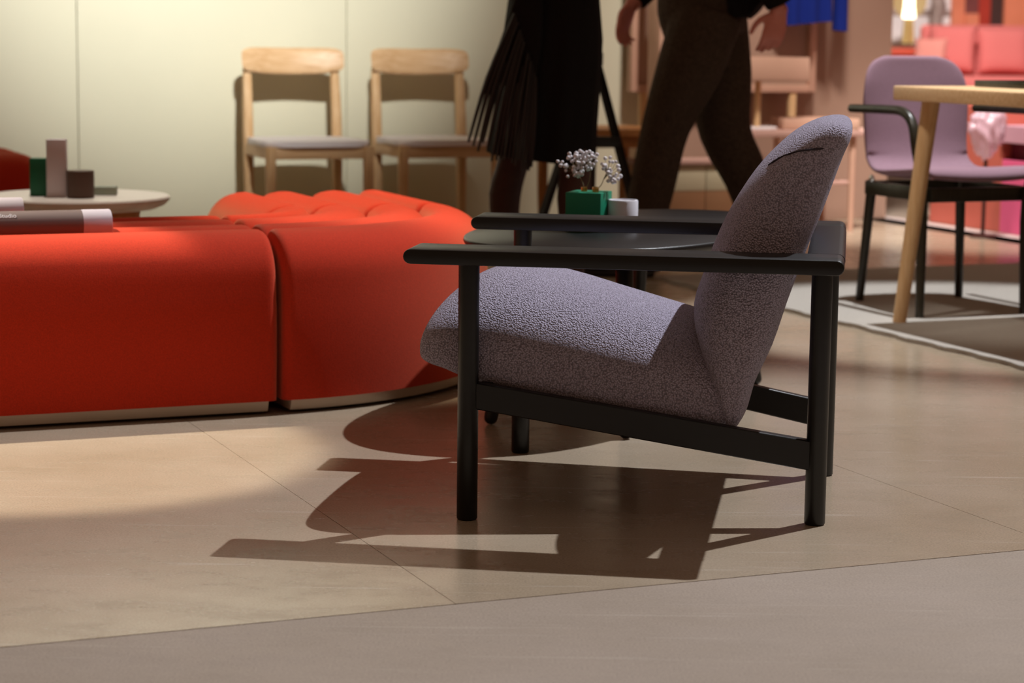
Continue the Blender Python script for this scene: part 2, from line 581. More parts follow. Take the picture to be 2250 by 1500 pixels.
# back cushion
bk = [(0.470, 0.174, 0.499, 0.180, 0.246), (0.452, 0.205, 0.510, 0.20, 0.260), (0.436, 0.250, 0.522, 0.248, 0.277), (0.410, 0.325, 0.555, 0.325, 0.293), (0.400, 0.395, 0.578, 0.400, 0.300),
      (0.419, 0.460, 0.598, 0.460, 0.306), (0.437, 0.515, 0.6165, 0.515, 0.308), (0.466, 0.580, 0.640, 0.578, 0.300), (0.506, 0.645, 0.661, 0.640, 0.294),
      (0.545, 0.690, 0.676, 0.684, 0.286), (0.583, 0.723, 0.688, 0.713, 0.276), (0.617, 0.741, 0.691, 0.731, 0.264), (0.640, 0.747, 0.685, 0.742, 0.246), (0.655, 0.748, 0.677, 0.746, 0.220)]
bk_ctrl = list(bk)
bk = catmull(bk, 3)
bm = B(); rings = []
for fa, fz, ra, rz_, hb in bk:
    cx, cz = (fa + ra) / 2, (fz + rz_) / 2
    dx, dz = (ra - fa) / 2, (rz_ - fz) / 2
    ring = []
    for k in range(NS):
        t = 2 * pi * k / NS
        rear = sin(t) > 0
        c_ = sgnpow(cos(t), 2 / (5.0 if rear else 3.4)); s_ = sgnpow(sin(t), 2 / (5.0 if rear else 2.6))
        ring.append((cx + dx * s_, hb * c_, cz + dz * s_))
    rings.append(ring)
loft(bm, rings)
bc = obj('back_cushion', bm, 'boucle', ac, angle=80)
# stitched seam running over the side of the back cushion near its top
for sgn in (-1, 1):
    bm = B(); pts = []
    path = [(0.540, 0.668), (0.560, 0.683), (0.590, 0.696), (0.620, 0.702), (0.650, 0.703), (0.668, 0.700)]
    for (a, z) in catmull(path, 3):
        # side surface of the cushion at this place
        best = None
        for q in catmull(bk_ctrl, 12):
            cx, cz = (q[0] + q[2]) / 2, (q[1] + q[3]) / 2
            dx, dz = (q[2] - q[0]) / 2, (q[3] - q[1]) / 2
            u = ((a - cx) * dx + (z - cz) * dz) / (dx * dx + dz * dz)
            e = math.hypot(a - cx - dx * u, z - cz - dz * u)
            if best is None or e < best[0]: best = (e, u, q[4])
        sn = min(0.995, abs(best[1])) ** 1.3
        hbv = best[2] * math.sqrt(1 - sn * sn) ** (2 / 3.4)
        pts.append((a, sgn * (hbv + 0.0012), z))
    tube(bm, pts, 0.0018, 6)
    o = obj('seam', bm, 'seam', bc)

# ------------------------------------------------------------------ modular channel pouf
R_OUT, W_P = 0.77, 0.62
P1 = Vector((-0.545, 5.10, 0))
PC = P1 + E2 * R_OUT


def pouf_profile(n_per=10):
    """(rho, z) from the outer foot over four rolls to the inner foot; rho from 0 (outer) to W_P"""
    pts = []
    z0, zt, rc = 0.034, 0.432, 0.115
    for k in range(5): pts.append((0.0 - 0.006 * sin(pi * k / 5 * 0.9), z0 + (zt - rc - z0) * k / 5))
    wr = W_P / 4
    # outer roll: quarter superellipse to its crest, then down into the groove
    for k in range(n_per + 1):
        t = k / n_per * pi / 2
        pts.append((rc - rc * cos(t) ** 0.95, zt - rc + rc * sin(t) ** 0.95))
    gd = 0.062
    def roll_down(r0_, r1_, dn):
        for k in range(1, 6):
            u = k / 5
            rho = r0_ + (r1_ - r0_) * u
            q = u if dn else 1 - u
            pts.append((rho, zt - gd * (1 - math.sqrt(max(0, 1 - (q * 0.999) ** 2.4)))))
    roll_down(rc, wr, True)
    for i in (1, 2):
        roll_down(wr * i, wr * (i + 0.5), False)
        roll_down(wr * (i + 0.5), wr * (i + 1), True)
    roll_down(wr * 3, W_P - rc, False)
    for k in range(1, n_per + 1):
        t = pi / 2 - k / n_per * pi / 2
        pts.append((W_P - rc + rc * cos(t) ** 0.95, zt - rc + rc * sin(t) ** 0.95))
    for k in range(1, 6): pts.append((W_P, zt - rc + (z0 - zt + rc) * k / 5))
    return pts


PROF = pouf_profile()


def pouf_module(label, frames, r_start=0.022, r_end=0.022):
    """frames: list of (dist, outer point, inward dir, heading); ends are rounded with their own radius"""
    root = thing('pouf_module', label, 'sofa', frames[0][1], 0.0, 'red channelled sofa modules')
    base = frames[0][1]
    L = frames[-1][0]
    bm = B(); rings = []
    zc, rc_ = 0.22, W_P / 2
    for d, p, inw, hd in frames:
        e = 0.0
        sc = 0.0
        if d < r_start:
            sc = r_start * (1 - math.sqrt(max(0, 1 - (1 - d / r_start) ** 2)))
        elif L - d < r_end:
            sc = r_end * (1 - math.sqrt(max(0, 1 - (1 - (L - d) / r_end) ** 2)))
        ring = []
        for rho, z in PROF:
            # shrink by sc along the outline's inward normal (approximated towards the core)
            rho2 = rho
            if rho < 0.12: rho2 = rho + sc * (1 - max(rho, 0) / 0.12)
            if rho > W_P - 0.12: rho2 = rho - sc * (1 - (W_P - rho) / 0.12)
            z2 = z - sc * max(0.0, min(1.0, (z - 0.25) / 0.12))
            q = p + inw * rho2 - base
            ring.append((q.x, q.y, z2))
        rings.append(ring)
    loft(bm, rings)
    obj('cushion', bm, 'red_felt', root, angle=60)
    bm = B(); rings = []
    for d, p, inw, hd in frames:
        ring = []
        end = min(d, L - d)
        if end < 0.02: continue
        cut = 0.0
        for rho, z in ((0.008, 0.033), (0.016, 0.008), (W_P - 0.016, 0.008), (W_P - 0.008, 0.033)):
            q = p + inw * rho - base
            ring.append((q.x, q.y, z))
        rings.append(ring)
    # slanted ends of the plinth
    loft(bm, rings)
    obj('plinth', bm, 'plinth', root, smooth=False)
    bm = B(); rings = []
    for d, p, inw, hd in frames:
        if min(d, L - d) < 0.05: continue
        ring = []
        for rho, z in ((0.05, 0.009), (0.05, 0.0), (W_P - 0.05, 0.0), (W_P - 0.05, 0.009)):
            q = p + inw * rho - base
            ring.append((q.x, q.y, z))
        rings.append(ring)
    loft(bm, rings)
    obj('foot', bm, 'subfloor', root, smooth=False)
    return root


def straight_frames(p_out, heading, inw, L, n=14, r=0.03, r2=None):
    r2 = r2 or r
    ds = [r * (1 - cos(pi / 2 * k / 6)) for k in range(6)]
    ds += [r + (L - r - r2) * k / n for k in range(n + 1)]
    ds += [L - r2 * (1 - cos(pi / 2 * (5 - k) / 6)) for k in range(6)]
    return [(d, p_out + heading * d, inw, heading) for d in ds]


gapm = 0.006
pouf_module('red felt sofa module nearest the camera, left of the seam', straight_frames(P1 - E1 * gapm, -E1, E2, 1.05))
fr = []
L2 = pi / 2 * R_OUT
a0, a1 = gapm / R_OUT, pi / 2 - gapm / R_OUT
N = 44
rq = 0.03
angs = []
for k in range(6): angs.append(a0 + rq / R_OUT * (1 - cos(pi / 2 * k / 6)))
for k in range(N + 1): angs.append(a0 + rq / R_OUT + (a1 - a0 - 2 * rq / R_OUT) * k / N)
for k in range(6): angs.append(a1 - rq / R_OUT * (1 - cos(pi / 2 * (5 - k) / 6)))
for a in angs:
    dirr = -E2 * cos(a) + E1 * sin(a)
    fr.append(((a - a0) * R_OUT, PC + dirr * R_OUT, -dirr, None))
pouf_module('red felt curved corner sofa module behind the armchair front leg', fr)
p3 = PC + E1 * R_OUT + E2 * gapm
pouf_module('red felt sofa module at the back of the bend, below the pale chairs', straight_frames(p3, E2, -E1, 0.60, r=0.022, r2=0.11), 0.022, 0.11)
pf = Vector((-1.715, 8.10, 0))
pouf_module('red felt sofa module at the far left edge behind the round table', straight_frames(pf, -E1, E2, 0.8, r=0.11, r2=0.03), 0.11, 0.022)

# tubes lying on the near module
def paper_tube(label, p, L, rad, cap, text=None):
    root = thing('paper_tube', label, 'tube', p, BT, 'paper tubes on the near sofa module')
    bm = B()
    ring = lambda x, r: [(x, r * cos(2 * pi * k / 36), rad + r * sin(2 * pi * k / 36)) for k in range(36)]
    loft(bm, [ring(-L, rad * 0.98), ring(-L + 0.002, rad), ring(-cap, rad)], cap=True)
    b1 = obj('tube_body', bm, 'tube_brown', root)
    bm = B()
    loft(bm, [ring(-cap, rad * 1.012), ring(-0.003, rad * 1.012), ring(0.0, rad * 0.985), ring(0.0, rad * 0.8), ring(-0.004, rad * 0.78)])
    obj('end_cap', bm, 'tube_pale', root)
    if text:
        cu = bpy.data.curves.new('lettering', 'FONT'); cu.body = text; cu.size = 0.016; cu.extrude = 0.0002
        cu.align_x = 'RIGHT'
        tmp = bpy.data.objects.new('tmp', cu); C.objects.link(tmp)
        dg = bpy.context.evaluated_depsgraph_get()
        me = bpy.data.meshes.new_from_object(tmp.evaluated_get(dg))
        bpy.data.objects.remove(tmp)
        for v in me.vertices:
            x, y = v.co.x, v.co.y
            ang = radians(-142) + y / rad      # wrapped round the side that faces the room
            rr_ = rad + 0.0006 + v.co.z
            v.co = Vector((x - 0.222, rr_ * cos(ang), rad + rr_ * sin(ang) * -1 - 2 * 0))
        for v in me.vertices: pass
        me.materials.clear(); me.materials.append(M['white'])
        o = bpy.data.objects.new('lettering', me); C.objects.link(o); o.parent = b1
    return root


paper_tube('brown paper tube with pale end and white lettering, front one on the sofa', P1 + E1 * -0.358 + E2 * 0.205 + Vector((0, 0, 0.411)), 0.8, 0.034, 0.068, 'Design Studio')
paper_tube('pale-ended brown paper tube lying behind the lettered tube', P1 + E1 * -0.54 + E2 * 0.34 + Vector((0, 0, 0.432)), 0.5, 0.034, 0.066)

# ------------------------------------------------------------------ round pale coffee table with its display blocks
TC = Vector((-1.37, 6.86, 0))
ct = thing('coffee_table', 'round coffee table with whitewashed top behind the near sofa', 'table', TC, 0.3)
bm = B()
lathe(bm, [(0, 0.335), (0.20, 0.335), (0.245, 0.340), (0.272, 0.352), (0.285, 0.366), (0.287, 0.374), (0.283, 0.379), (0.275, 0.380), (0, 0.380)], 64)
obj('table_top', bm, 'pale_top', ct)
bm = B(); lathe(bm, [(0, 0.305), (0.19, 0.305), (0.195, 0.335), (0, 0.335)], 48); obj('apron', bm, 'amber_seat', ct)
for k in range(3):
    a = 2 * pi * k / 3 - 0.55
    bm = B(); tube(bm, [(0.17 * cos(a), 0.17 * sin(a), 0.32), (0.22 * cos(a), 0.22 * sin(a), 0.0)], [0.022, 0.017], 16)
    obj('leg', bm, 'amber_wood', ct)
ZT = 0.3802


def block(name, label, cat, x, y, z, sx, sy, sz, mat, rz, group=None):
    bm = B(); box(bm, (0, 0, sz / 2), (sx, sy, sz), bev=0.0015)
    o = obj(name, bm, mat); o.location = (x, y, z); o.rotation_euler = (0, 0, rz)
    return tag(o, label, cat, group)


block('display_box', 'small dark green box, left of the tall grey box on the round table', 'box', -1.478, 6.80, ZT, 0.050, 0.05, 0.117, 'green_dark', 0.05)
block('display_box', 'tall lilac grey box standing on the round table', 'box', -1.414, 6.765, ZT, 0.059, 0.055, 0.178, 'lilac_grey', 0.1)
block('display_box', 'low sage grey box lying on the round table', 'box', -1.285, 6.88, ZT, 0.068, 0.06, 0.026, 'sage', 0.1)
bm = B(); lathe(bm, [(0, 0), (0.0405, 0), (0.0415, 0.001), (0.0415, 0.083), (0.0405, 0.084), (0, 0.084)], 40)
o = obj('display_cylinder', bm, 'brown'); o.location = (-1.338, 6.745, ZT)
tag(o, 'brown cylinder block beside the tall grey box on the round table', 'block')

# ------------------------------------------------------------------ wooden dining chairs along the wall
def dining_chair(label, s, off, seat_z=0.43, pad=True, back=True, legmat='oak', railmat='oak_rail', group='pale oak chairs along the wall'):
    t = thing('dining_chair', label, 'chair', wl(s, off), BT, group)
    for sx in (-1, 1):
        bm = B()
        st = [(0.196, 0.175, 0.0, 0.017), (0.199, 0.19, 0.43, 0.021), (0.196, 0.215, 0.70, 0.018), (0.195, 0.217, 0.755, 0.013)]
        if not back: st = [(0.196, 0.175, 0.0, 0.017), (0.199, 0.185, 0.2, 0.020), (0.199, 0.185, seat_z - 0.0127, 0.021)]
        rings = []
        for x, y, z, r in catmull(st, 4):
            rings.append([(sx * x + r * c, y + r * 1.05 * s_, z) for c, s_ in selem(16, 4)])
        loft(bm, rings)
        obj('leg', bm, legmat, t, angle=60)
        bm = B(); rings = []
        for x, y, z, r in ((0.208, -0.195, 0.0, 0.015), (0.212, -0.195, 0.2, 0.019), (0.212, -0.195, seat_z - 0.012, 0.021)):
            rings.append([(sx * x + r * c, y + r * s_, z) for c, s_ in selem(16, 4)])
        loft(bm, rings)
        obj('leg', bm, legmat, t, angle=60)
        bm = B(); box(bm, (sx * 0.207, 0.0, seat_z - 0.038), (0.02, 0.36, 0.05), bev=0.003)
        obj('apron', bm, railmat, t)
    for y in (-0.195, 0.185):
        bm = B(); box(bm, (0, y, seat_z - 0.038), (0.385, 0.02, 0.05), bev=0.003)
        obj('apron', bm, railmat, t)
    # seat
    bm = B(); ou = [(0.236 * c * (1.0 if s_ < 0 else 0.94), 0.222 * s_ - 0.005) for c, s_ in selem(48, 5)]
    prism(bm, ou, seat_z - 0.0125, seat_z + (0.012 if pad else 0.016), bev=0.009, seg=3)
    obj('seat_pad' if pad else 'seat', bm, 'seat_pad' if pad else 'amber_seat', t, angle=60)
    if not back: return t
    # curved top rail
    bm = B(); NU, NV = 28, 14
    def rail_pt(u, v, side):
        xx = u * 0.228
        zz = 0.764 + v * 0.057 + 0.008 * u * u
        yy = 0.236 - 0.055 * u * u + 0.012 * v
        th = 0.0125 * math.sqrt(max(0.0, 1 - min(1, abs(u)) ** 8)) * (1 - 0.25 * abs(v) ** 3)
        return (xx, yy + side * th, zz)
    outline = selem(48, 4.6)
    rings = []
    for f, side in ((0.02, -1), (0.4, -1), (0.75, -1), (0.93, -1), (1.0, 0), (0.93, 1), (0.75, 1), (0.4, 1), (0.02, 1)):
        rings.append([rail_pt(c * f, s_ * f, side * (1 if f < 0.9 else 0.8)) for c, s_ in outline])
    loft(bm, rings)
    obj('back_rail', bm, railmat, t, angle=70)
    return t


dining_chair('pale oak chair with light pad, left of the pair by the wall', -0.325, 0.44)
dining_chair('pale oak chair with light pad, right of the pair beside the woman', 0.255, 0.44)
stl = dining_chair('amber wooden stool, half hidden behind the woman', 0.97, 0.62, 0.475, False, False, 'amber_wood', 'amber_seat', 'amber wooden stool')
stl.name = 'wooden_stool'; stl['category'] = 'stool'

# ------------------------------------------------------------------ dark coffee table
DC = Vector((0.295, 5.335, 0)); DR = math.atan2(0.90, 0.43)
dt = thing('coffee_table', 'black oval coffee table behind the armchair', 'table', DC, DR)
bm = B(); rings = []
for f, z in ((0.02, 0.400), (0.80, 0.400), (0.93, 0.407), (0.985, 0.418), (1.0, 0.427), (0.995, 0.433), (0.985, 0.435), (0.02, 0.435)):
    rings.append([(0.60 * c * f if f < 0.9 else 0.60 * c - (1 - f) * 0.31 * c, 0.325 * s_ * f if f < 0.9 else 0.325 * s_ - (1 - f) * 0.31 * s_, z) for c, s_ in selem(72, 2.35)])
loft(bm, rings)
obj('table_top', bm, 'black_wood', dt, angle=50)


def to_dt(p):
    q = Vector(p) - DC
    return (q.x * cos(-DR) - q.y * sin(-DR), q.x * sin(-DR) + q.y * cos(-DR))


for wx, wy in ((-0.047, 5.008), (0.259, 4.845), (0.637, 5.632), (0.331, 5.80)):
    lx, ly = to_dt((wx, wy, 0))
    bm = B(); tube(bm, [(lx * 0.80, ly * 0.72, 0.40), (lx, ly, 0.016)], [0.021, 0.016], 18, round_end=True)
    obj('leg', bm, 'black_wood', dt)
for sg in (-1, 1):
    bm = B(); box(bm, (0, sg * 0.125, 0.385), (0.72, 0.022, 0.035), bev=0.003); obj('apron', bm, 'black_wood', dt)
    bm = B(); box(bm, (sg * 0.35, 0, 0.385), (0.022, 0.23, 0.035), bev=0.003); obj('apron', bm, 'black_wood', dt)
ZD = 0.4353

# green vase cube, white candle block, yellow card
vz = radians(-19)
va = thing('vase', 'green cube vase on the black oval table', 'vase', (0.180, 5.232, ZD), vz)
bm = B(); box(bm, (0, 0, 0.0465), (0.088, 0.094, 0.093), bev=0.0015); obj('vase_body', bm, 'green', va)
for x, y in ((-0.012, 0.0), (0.012, 0.012), (0.02, -0.01)):
    bm = B(); lathe(bm, [(0.006, 0.0925), (0.0075, 0.0925), (0.0075, 0.103), (0.006, 0.104), (0.005, 0.104), (0.005, 0.095)], 14, (x, y, 0))
    obj('stem_holder', bm, 'brass', va)
bm = B(); lathe(bm, [(0, 0), (0.0355, 0), (0.0365, 0.001), (0.0365, 0.072), (0.0345, 0.0745), (0.031, 0.0745), (0.030, 0.0715), (0, 0.0715)], 40)
o = obj('candle_holder', bm, 'white'); o.location = (0.262, 5.232, ZD)
tag(o, 'white cylinder candle holder next to the green cube vase', 'candle holder')
bm = B(); box(bm, (0, 0, 0.0012), (0.10, 0.15, 0.0024)); o = obj('paper_card', bm, 'yellow', smooth=False)
o.location = (0.350, 5.50, ZD); o.rotation_euler = (0, 0, 0.35); tag(o, 'yellow card lying flat on the black oval table', 'card')

# gypsophila
rnd = random.Random(11)
fl = thing('flower_sprig', "spray of tiny white flowers in the green cube vase", 'flowers', (0.180, 5.232, ZD + 0.0955), vz)
bl_me = bpy.data.meshes.new('blossom')
bmb = B(); bmesh.ops.create_icosphere(bmb, subdivisions=2, radius=0.0048)
for v in bmb.verts:
    v.co *= 1 + 0.16 * sin(v.co.x * 2600 + 1) * sin(v.co.y * 2400) + 0.1 * rnd.uniform(-1, 1)
bmb.to_mesh(bl_me); bmb.free(); bl_me.materials.append(M['blossom'])
bl_me.polygons.foreach_set('use_smooth', [True] * len(bl_me.polygons))


def blossom(p):
    o = bpy.data.objects.new('blossom', bl_me); C.objects.link(o); o.parent = fl
    o.location = p; o.rotation_euler = (rnd.uniform(0, 6), rnd.uniform(0, 6), rnd.uniform(0, 6))
    s = rnd.uniform(0.75, 1.15); o.scale = (s, s, s)


def spray(base, hub, cx, cz, rx, rz_, n, sparse=1.0):
    bm = B()
    tube(bm, [base, tuple((Vector(base) + Vector(hub)) / 2 + Vector((0.004, 0, 0))), hub], [0.0013, 0.0011, 0.0009], 6, 3)
    tips = []
    for k in range(n):
        for _ in range(30):
            x = rnd.uniform(-1, 1); z = rnd.uniform(-1, 1); y = rnd.uniform(-1, 1)
            if x * x + z * z + y * y < 1: break
        tips.append(Vector((cx + rx * x, hub[1] + 0.03 * y, cz + rz_ * z)))
    mids = [Vector(hub) + Vector((rnd.uniform(-0.6, 0.6) * rx, rnd.uniform(-0.015, 0.015), rnd.uniform(0.0, 0.5) * rz_)) for _ in range(5)]
    mids = [(mm_ + Vector((cx, hub[1], cz))) / 2 for mm_ in mids]
    for mm_ in mids: tube(bm, [hub, mm_], [0.0009, 0.0007], 5)
    for t in tips:
        mm_ = min(mids, key=lambda q: (q - t).length)
        tube(bm, [mm_, (mm_ + t) / 2 + Vector((0, 0, -0.003)), t], [0.0006, 0.0005, 0.0004], 4)
    obj('stem', bm, 'stem', fl)
    for t in tips: blossom(t)


spray((-0.012, 0.0, -0.0015), (-0.028, 0.0, 0.038), -0.040, 0.062, 0.042, 0.036, 52)
spray((-0.010, 0.001, -0.0015), (0.002, 0.004, 0.05), -0.005, 0.074, 0.026, 0.028, 26)
spray((0.012, 0.012, -0.0015), (0.030, 0.02, 0.026), 0.046, 0.048, 0.030, 0.034, 34)

# ------------------------------------------------------------------ rug, dining table and lilac armchair on the right
rc0 = Vector((0.525, 8.06, 0))
bm = B()
ou = []
RW, RL = 2.1, 3.6
for k in range(40): ou.append((RW * k / 40, 0.004 * sin(k * 1.7)))
for k in range(44): ou.append((RW + 0.004 * sin(k), -RL * k / 44))
for k in range(40): ou.append((RW - RW * k / 40, -RL + 0.005 * sin(k * 2.1)))
for k in range(90): ou.append((0.006 * sin(k * 1.3) + 0.004 * sin(k * 0.37), -RL + RL * k / 90))
prism(bm, ou, 0.0005, 0.013, bev=0.003)
rug = obj('rug', bm, 'rug', angle=60); rug.location = rc0; rug.rotation_euler = (0, 0, BT)
tag(rug, 'large grey flat woven rug under the oak dining table', 'rug')
ZR = 0.0132

TCN = Vector((1.172, 6.82, 0))
tb = thing('dining_table', 'pale oak dining table with splayed round legs at right', 'table', TCN, BT)
TWd, TLn, TH = 0.80, 1.9, 0.752
bm = B(); box(bm, (TLn / 2, -TWd / 2, TH - 0.022), (TLn, TWd, 0.044), bev=0.005)
obj('table_top', bm, 'oak_rail', tb)
for x in (0.0, TLn):
    for y in (0.0, -TWd):
        sx = 1 if x == 0 else -1; sy = -1 if y == 0 else 1
        bm = B(); tube(bm, [(x + sx * 0.085, y + sy * 0.085, TH - 0.044), (x + sx * 0.045, y + sy * 0.015, ZR)], [0.028, 0.0215], 24)
        obj('leg', bm, 'oak', tb)
bm = B(); box(bm, (TLn / 2, -TWd / 2, TH - 0.062), (TLn - 0.5, 0.10, 0.034), bev=0.004)
obj('under_beam', bm, 'olive_black', tb)
tr = thing('tray', 'dark flat tray lying on the oak dining table', 'tray', TCN + E1 * 0.47 - E2 * 0.28 + Vector((0, 0, TH + 0.0005)), BT)
bm = B(); box(bm, (0, 0, 0.004), (0.46, 0.34, 0.008), bev=0.002); obj('tray_base', bm, 'olive_black', tr)
for x, y, sx, sy in ((-0.235, 0, 0.01, 0.36), (0.235, 0, 0.01, 0.36), (0, -0.175, 0.46, 0.01), (0, 0.175, 0.46, 0.01)):
    bm = B(); box(bm, (x, y, 0.010), (sx, sy, 0.02), bev=0.002); obj('tray_rim', bm, 'olive_black', tr)

# lilac armchair: local x along E1, local y toward the back (E2)
LC = (Vector((1.179, 7.375, 0)) + Vector((1.304, 6.942, 0)) + Vector((1.544, 7.512, 0)) + Vector((1.669, 7.079, 0))) / 4
lc = thing('upholstered_chair', 'lilac upholstered dining armchair with dark wooden legs behind the oak table', 'chair', LC, BT)
# shell: seat sweeping up into the back
prof = [(-0.235, 0.445), (-0.225, 0.462), (-0.18, 0.470), (-0.08, 0.462), (0.05, 0.452), (0.12, 0.456), (0.165, 0.485), (0.190, 0.54), (0.207, 0.62), (0.222, 0.70), (0.234, 0.775), (0.240, 0.817), (0.242, 0.838)]
hw = [0.200, 0.215, 0.225, 0.225, 0.215, 0.205, 0.200, 0.200, 0.204, 0.205, 0.190, 0.158, 0.105]
th = 0.034
bm = B(); rings = []
PP = catmull([(p[0], p[1], h) for p, h in zip(prof, hw)], 4)
for i, (y, z, h) in enumerate(PP):
    if i == 0: d = Vector((PP[1][0] - y, PP[1][1] - z))
    elif i == len(PP) - 1: d = Vector((y - PP[-2][0], z - PP[-2][1]))
    else: d = Vector((PP[i + 1][0] - PP[i - 1][0], PP[i + 1][1] - PP[i - 1][1]))
    d.normalize(); nrm = Vector((d.y, -d.x))
    e = min(i, len(PP) - 1 - i)
    tk = th * (0.35, 0.75, 0.95, 1.0)[min(e, 3)]
    up_t = max(0.0, min(1.0, (z - 0.5) / 0.25))
    ring = []
    for c, s_ in selem(36, 3.0):
        bow = (0.030 * up_t + 0.008) * (c * h / 0.205) ** 2          # sides curve forward
        ring.append((h * c, y + nrm.x * s_ * tk / 2 - bow * (1 if z > 0.5 else 0), z + nrm.y * s_ * tk / 2 + (0.012 * c * c if z <= 0.5 else 0)))
    rings.append(ring)
loft(bm, rings)
obj('seat_shell', bm, 'lilac_felt', lc, angle=70)


def to_lc(p):
    q = Vector(p) - LC
    return (q.dot(E1), q.dot(E2))


fl_ = to_lc((1.304, 6.942, 0)); rl_ = to_lc((1.179, 7.375, 0)); rr_ = to_lc((1.544, 7.512, 0)); fr_ = to_lc((1.669, 7.079, 0))
for sx, f, r in ((-1, fl_, rl_), (1, fr_, rr_)):
    ax = sx * 0.245
    bm = B(); tube(bm, [(f[0], f[1], ZR), (f[0] * 0.985 + ax * 0.015, f[1] + 0.01, 0.40), (ax, f[1] + 0.02, 0.56), (ax, f[1] + 0.045, 0.63), (ax, f[1] + 0.10, 0.664), (ax, f[1] + 0.2, 0.668), (ax, 0.20, 0.664)],
                   [0.014, 0.018, 0.0165, 0.016, 0.0155, 0.015, 0.014], 16, 4)
    obj('leg_and_arm', bm, 'olive_black', lc)
    bm = B(); tube(bm, [(r[0], r[1], ZR), (sx * 0.175, 0.165, 0.425)], [0.014, 0.018], 16)
    obj('leg', bm, 'olive_black', lc)
    bm = B(); box(bm, (sx * 0.185, -0.02, 0.402), (0.022, 0.40, 0.045), bev=0.003); obj('seat_rail', bm, 'olive_black', lc)
for y in (-0.205, 0.17):
    bm = B(); box(bm, (0, y, 0.402), (0.36, 0.022, 0.045), bev=0.003); obj('seat_rail', bm, 'olive_black', lc)
bm = B(); lathe(bm, [(0, 0), (0.009, 0.001), (0.012, 0.006), (0.009, 0.011), (0, 0.012)], 16)
o = obj('fixing', bm, 'chrome', lc); o.location = (-0.212, 0.10, 0.438); o.rotation_euler = (0, radians(-90), 0)

# ------------------------------------------------------------------ furniture against the mauve wall
bn = thing('bench', 'blush low bench on slender legs against the mauve wall', 'bench', wl(2.07, 0.45), BT)
bm = B(); box(bm, (0, 0, 0.455), (0.74, 0.34, 0.028), bev=0.004); obj('bench_top', bm, 'blush', bn)
for sx in (-1, 1):
    for sy in (-1, 1):
        bm = B(); tube(bm, [(sx * 0.20, sy * 0.13, 0.442), (sx * 0.20, sy * 0.13, 0.0)], [0.016, 0.014], 14); obj('leg', bm, 'pink_frame', bn)
bm = B(); box(bm, (0, 0, 0.225), (0.40, 0.26, 0.016), bev=0.003); obj('lower_shelf', bm, 'blush', bn)
st = thing('tray_stand', 'round based wooden stand carrying a box tray, on the blush bench', 'stand', wl(1.83, 0.46, 0.4695), BT)
bm = B(); lathe(bm, [(0, 0), (0.088, 0), (0.092, 0.003), (0.092, 0.010), (0.089, 0.013), (0, 0.013)], 40); obj('base', bm, 'seat_pad', st)
bm = B(); tube(bm, [(0.0, 0, 0.01), (0.0, 0, 0.222)], 0.015, 18); obj('post', bm, 'oak', st)


def tray_box(parent, x, y, z, sx, sy, sz, mat, wall_t=0.01):
    bm = B(); box(bm, (x, y, z + 0.005), (sx, sy, 0.010), bev=0.002); obj('tray_base', bm, mat, parent)
    for dx, dy, wx, wy in ((-(sx - wall_t) / 2, 0, wall_t, sy), ((sx - wall_t) / 2, 0, wall_t, sy), (0, -(sy - wall_t) / 2, sx - 2 * wall_t, wall_t), (0, (sy - wall_t) / 2, sx - 2 * wall_t, wall_t)):
        bm = B(); box(bm, (x + dx, y + dy, z + sz / 2), (wx, wy, sz), bev=0.001); obj('tray_side', bm, mat, parent)


tray_box(st, 0.03, 0, 0.222, 0.36, 0.20, 0.108, 'pink_frame')
ty = thing('tray', 'shallow blush box tray on the right end of the bench', 'tray', wl(2.13, 0.47, 0.4695), BT - 0.25)
tray_box(ty, 0, 0, 0, 0.36, 0.22, 0.052, 'pink_frame')

fm = thing('framed_board', 'large blush framed board on two posts against the wall', 'board', wl(1.84, 0.10), BT)
for x in (-0.475, 0.475):
    bm = B(); box(bm, (x, 0, 1.21), (0.035, 0.045, 1.16), bev=0.003); obj('frame_side', bm, 'pink_frame', fm)
for z in (0.645, 1.775):
    bm = B(); box(bm, (0, 0, z), (0.915, 0.045, 0.035), bev=0.003); obj('frame_rail', bm, 'pink_frame', fm)
bm = B(); box(bm, (0, 0.012, 1.21), (0.915, 0.01, 1.095)); obj('backing', bm, 'wall_brown', fm)
for x in (-0.42, 0.375):
    bm = B(); box(bm, (x, 0.0, 0.315), (0.035, 0.03, 0.63), bev=0.003); obj('post', bm, 'oak', fm)
pb = thing('narrow_box', 'narrow upright cream and blush box beside the framed board', 'box', wl(1.40, 0.30, 0.0), BT)
bm = B(); box(bm, (0, 0, 0.92), (0.055, 0.12, 0.64), bev=0.003); obj('case', bm, 'pink_frame', pb)
bm = B(); box(bm, (0.048, -0.01, 0.86), (0.040, 0.10, 0.46), bev=0.003); obj('case_front', bm, 'cream_board', pb)
bm = B(); box(bm, (0.005, 0, 0.30), (0.05, 0.05, 0.60), bev=0.003); obj('post', bm, 'oak', pb)
bm = B(); box(bm, (0.0, 0, 0.01), (0.16, 0.16, 0.02), bev=0.003); obj('base', bm, 'oak', pb)

cb = thing('low_cabinet', 'low cream cabinet with shade painted on its lower doors behind the walking man', 'cabinet', wl(1.44, 0.62), BT)
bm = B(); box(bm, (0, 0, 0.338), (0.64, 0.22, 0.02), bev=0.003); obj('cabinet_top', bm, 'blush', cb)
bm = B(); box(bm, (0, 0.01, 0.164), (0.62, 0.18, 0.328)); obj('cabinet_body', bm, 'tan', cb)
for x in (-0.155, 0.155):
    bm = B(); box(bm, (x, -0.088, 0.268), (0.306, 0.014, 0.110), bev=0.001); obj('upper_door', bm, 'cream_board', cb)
    bm = B(); box(bm, (x, -0.088, 0.108), (0.306, 0.014, 0.205), bev=0.001); obj('lower_door_shade', bm, 'shaded_cream_board', cb)  # brown is the shadow on the cabinet's lower front, put into the colour

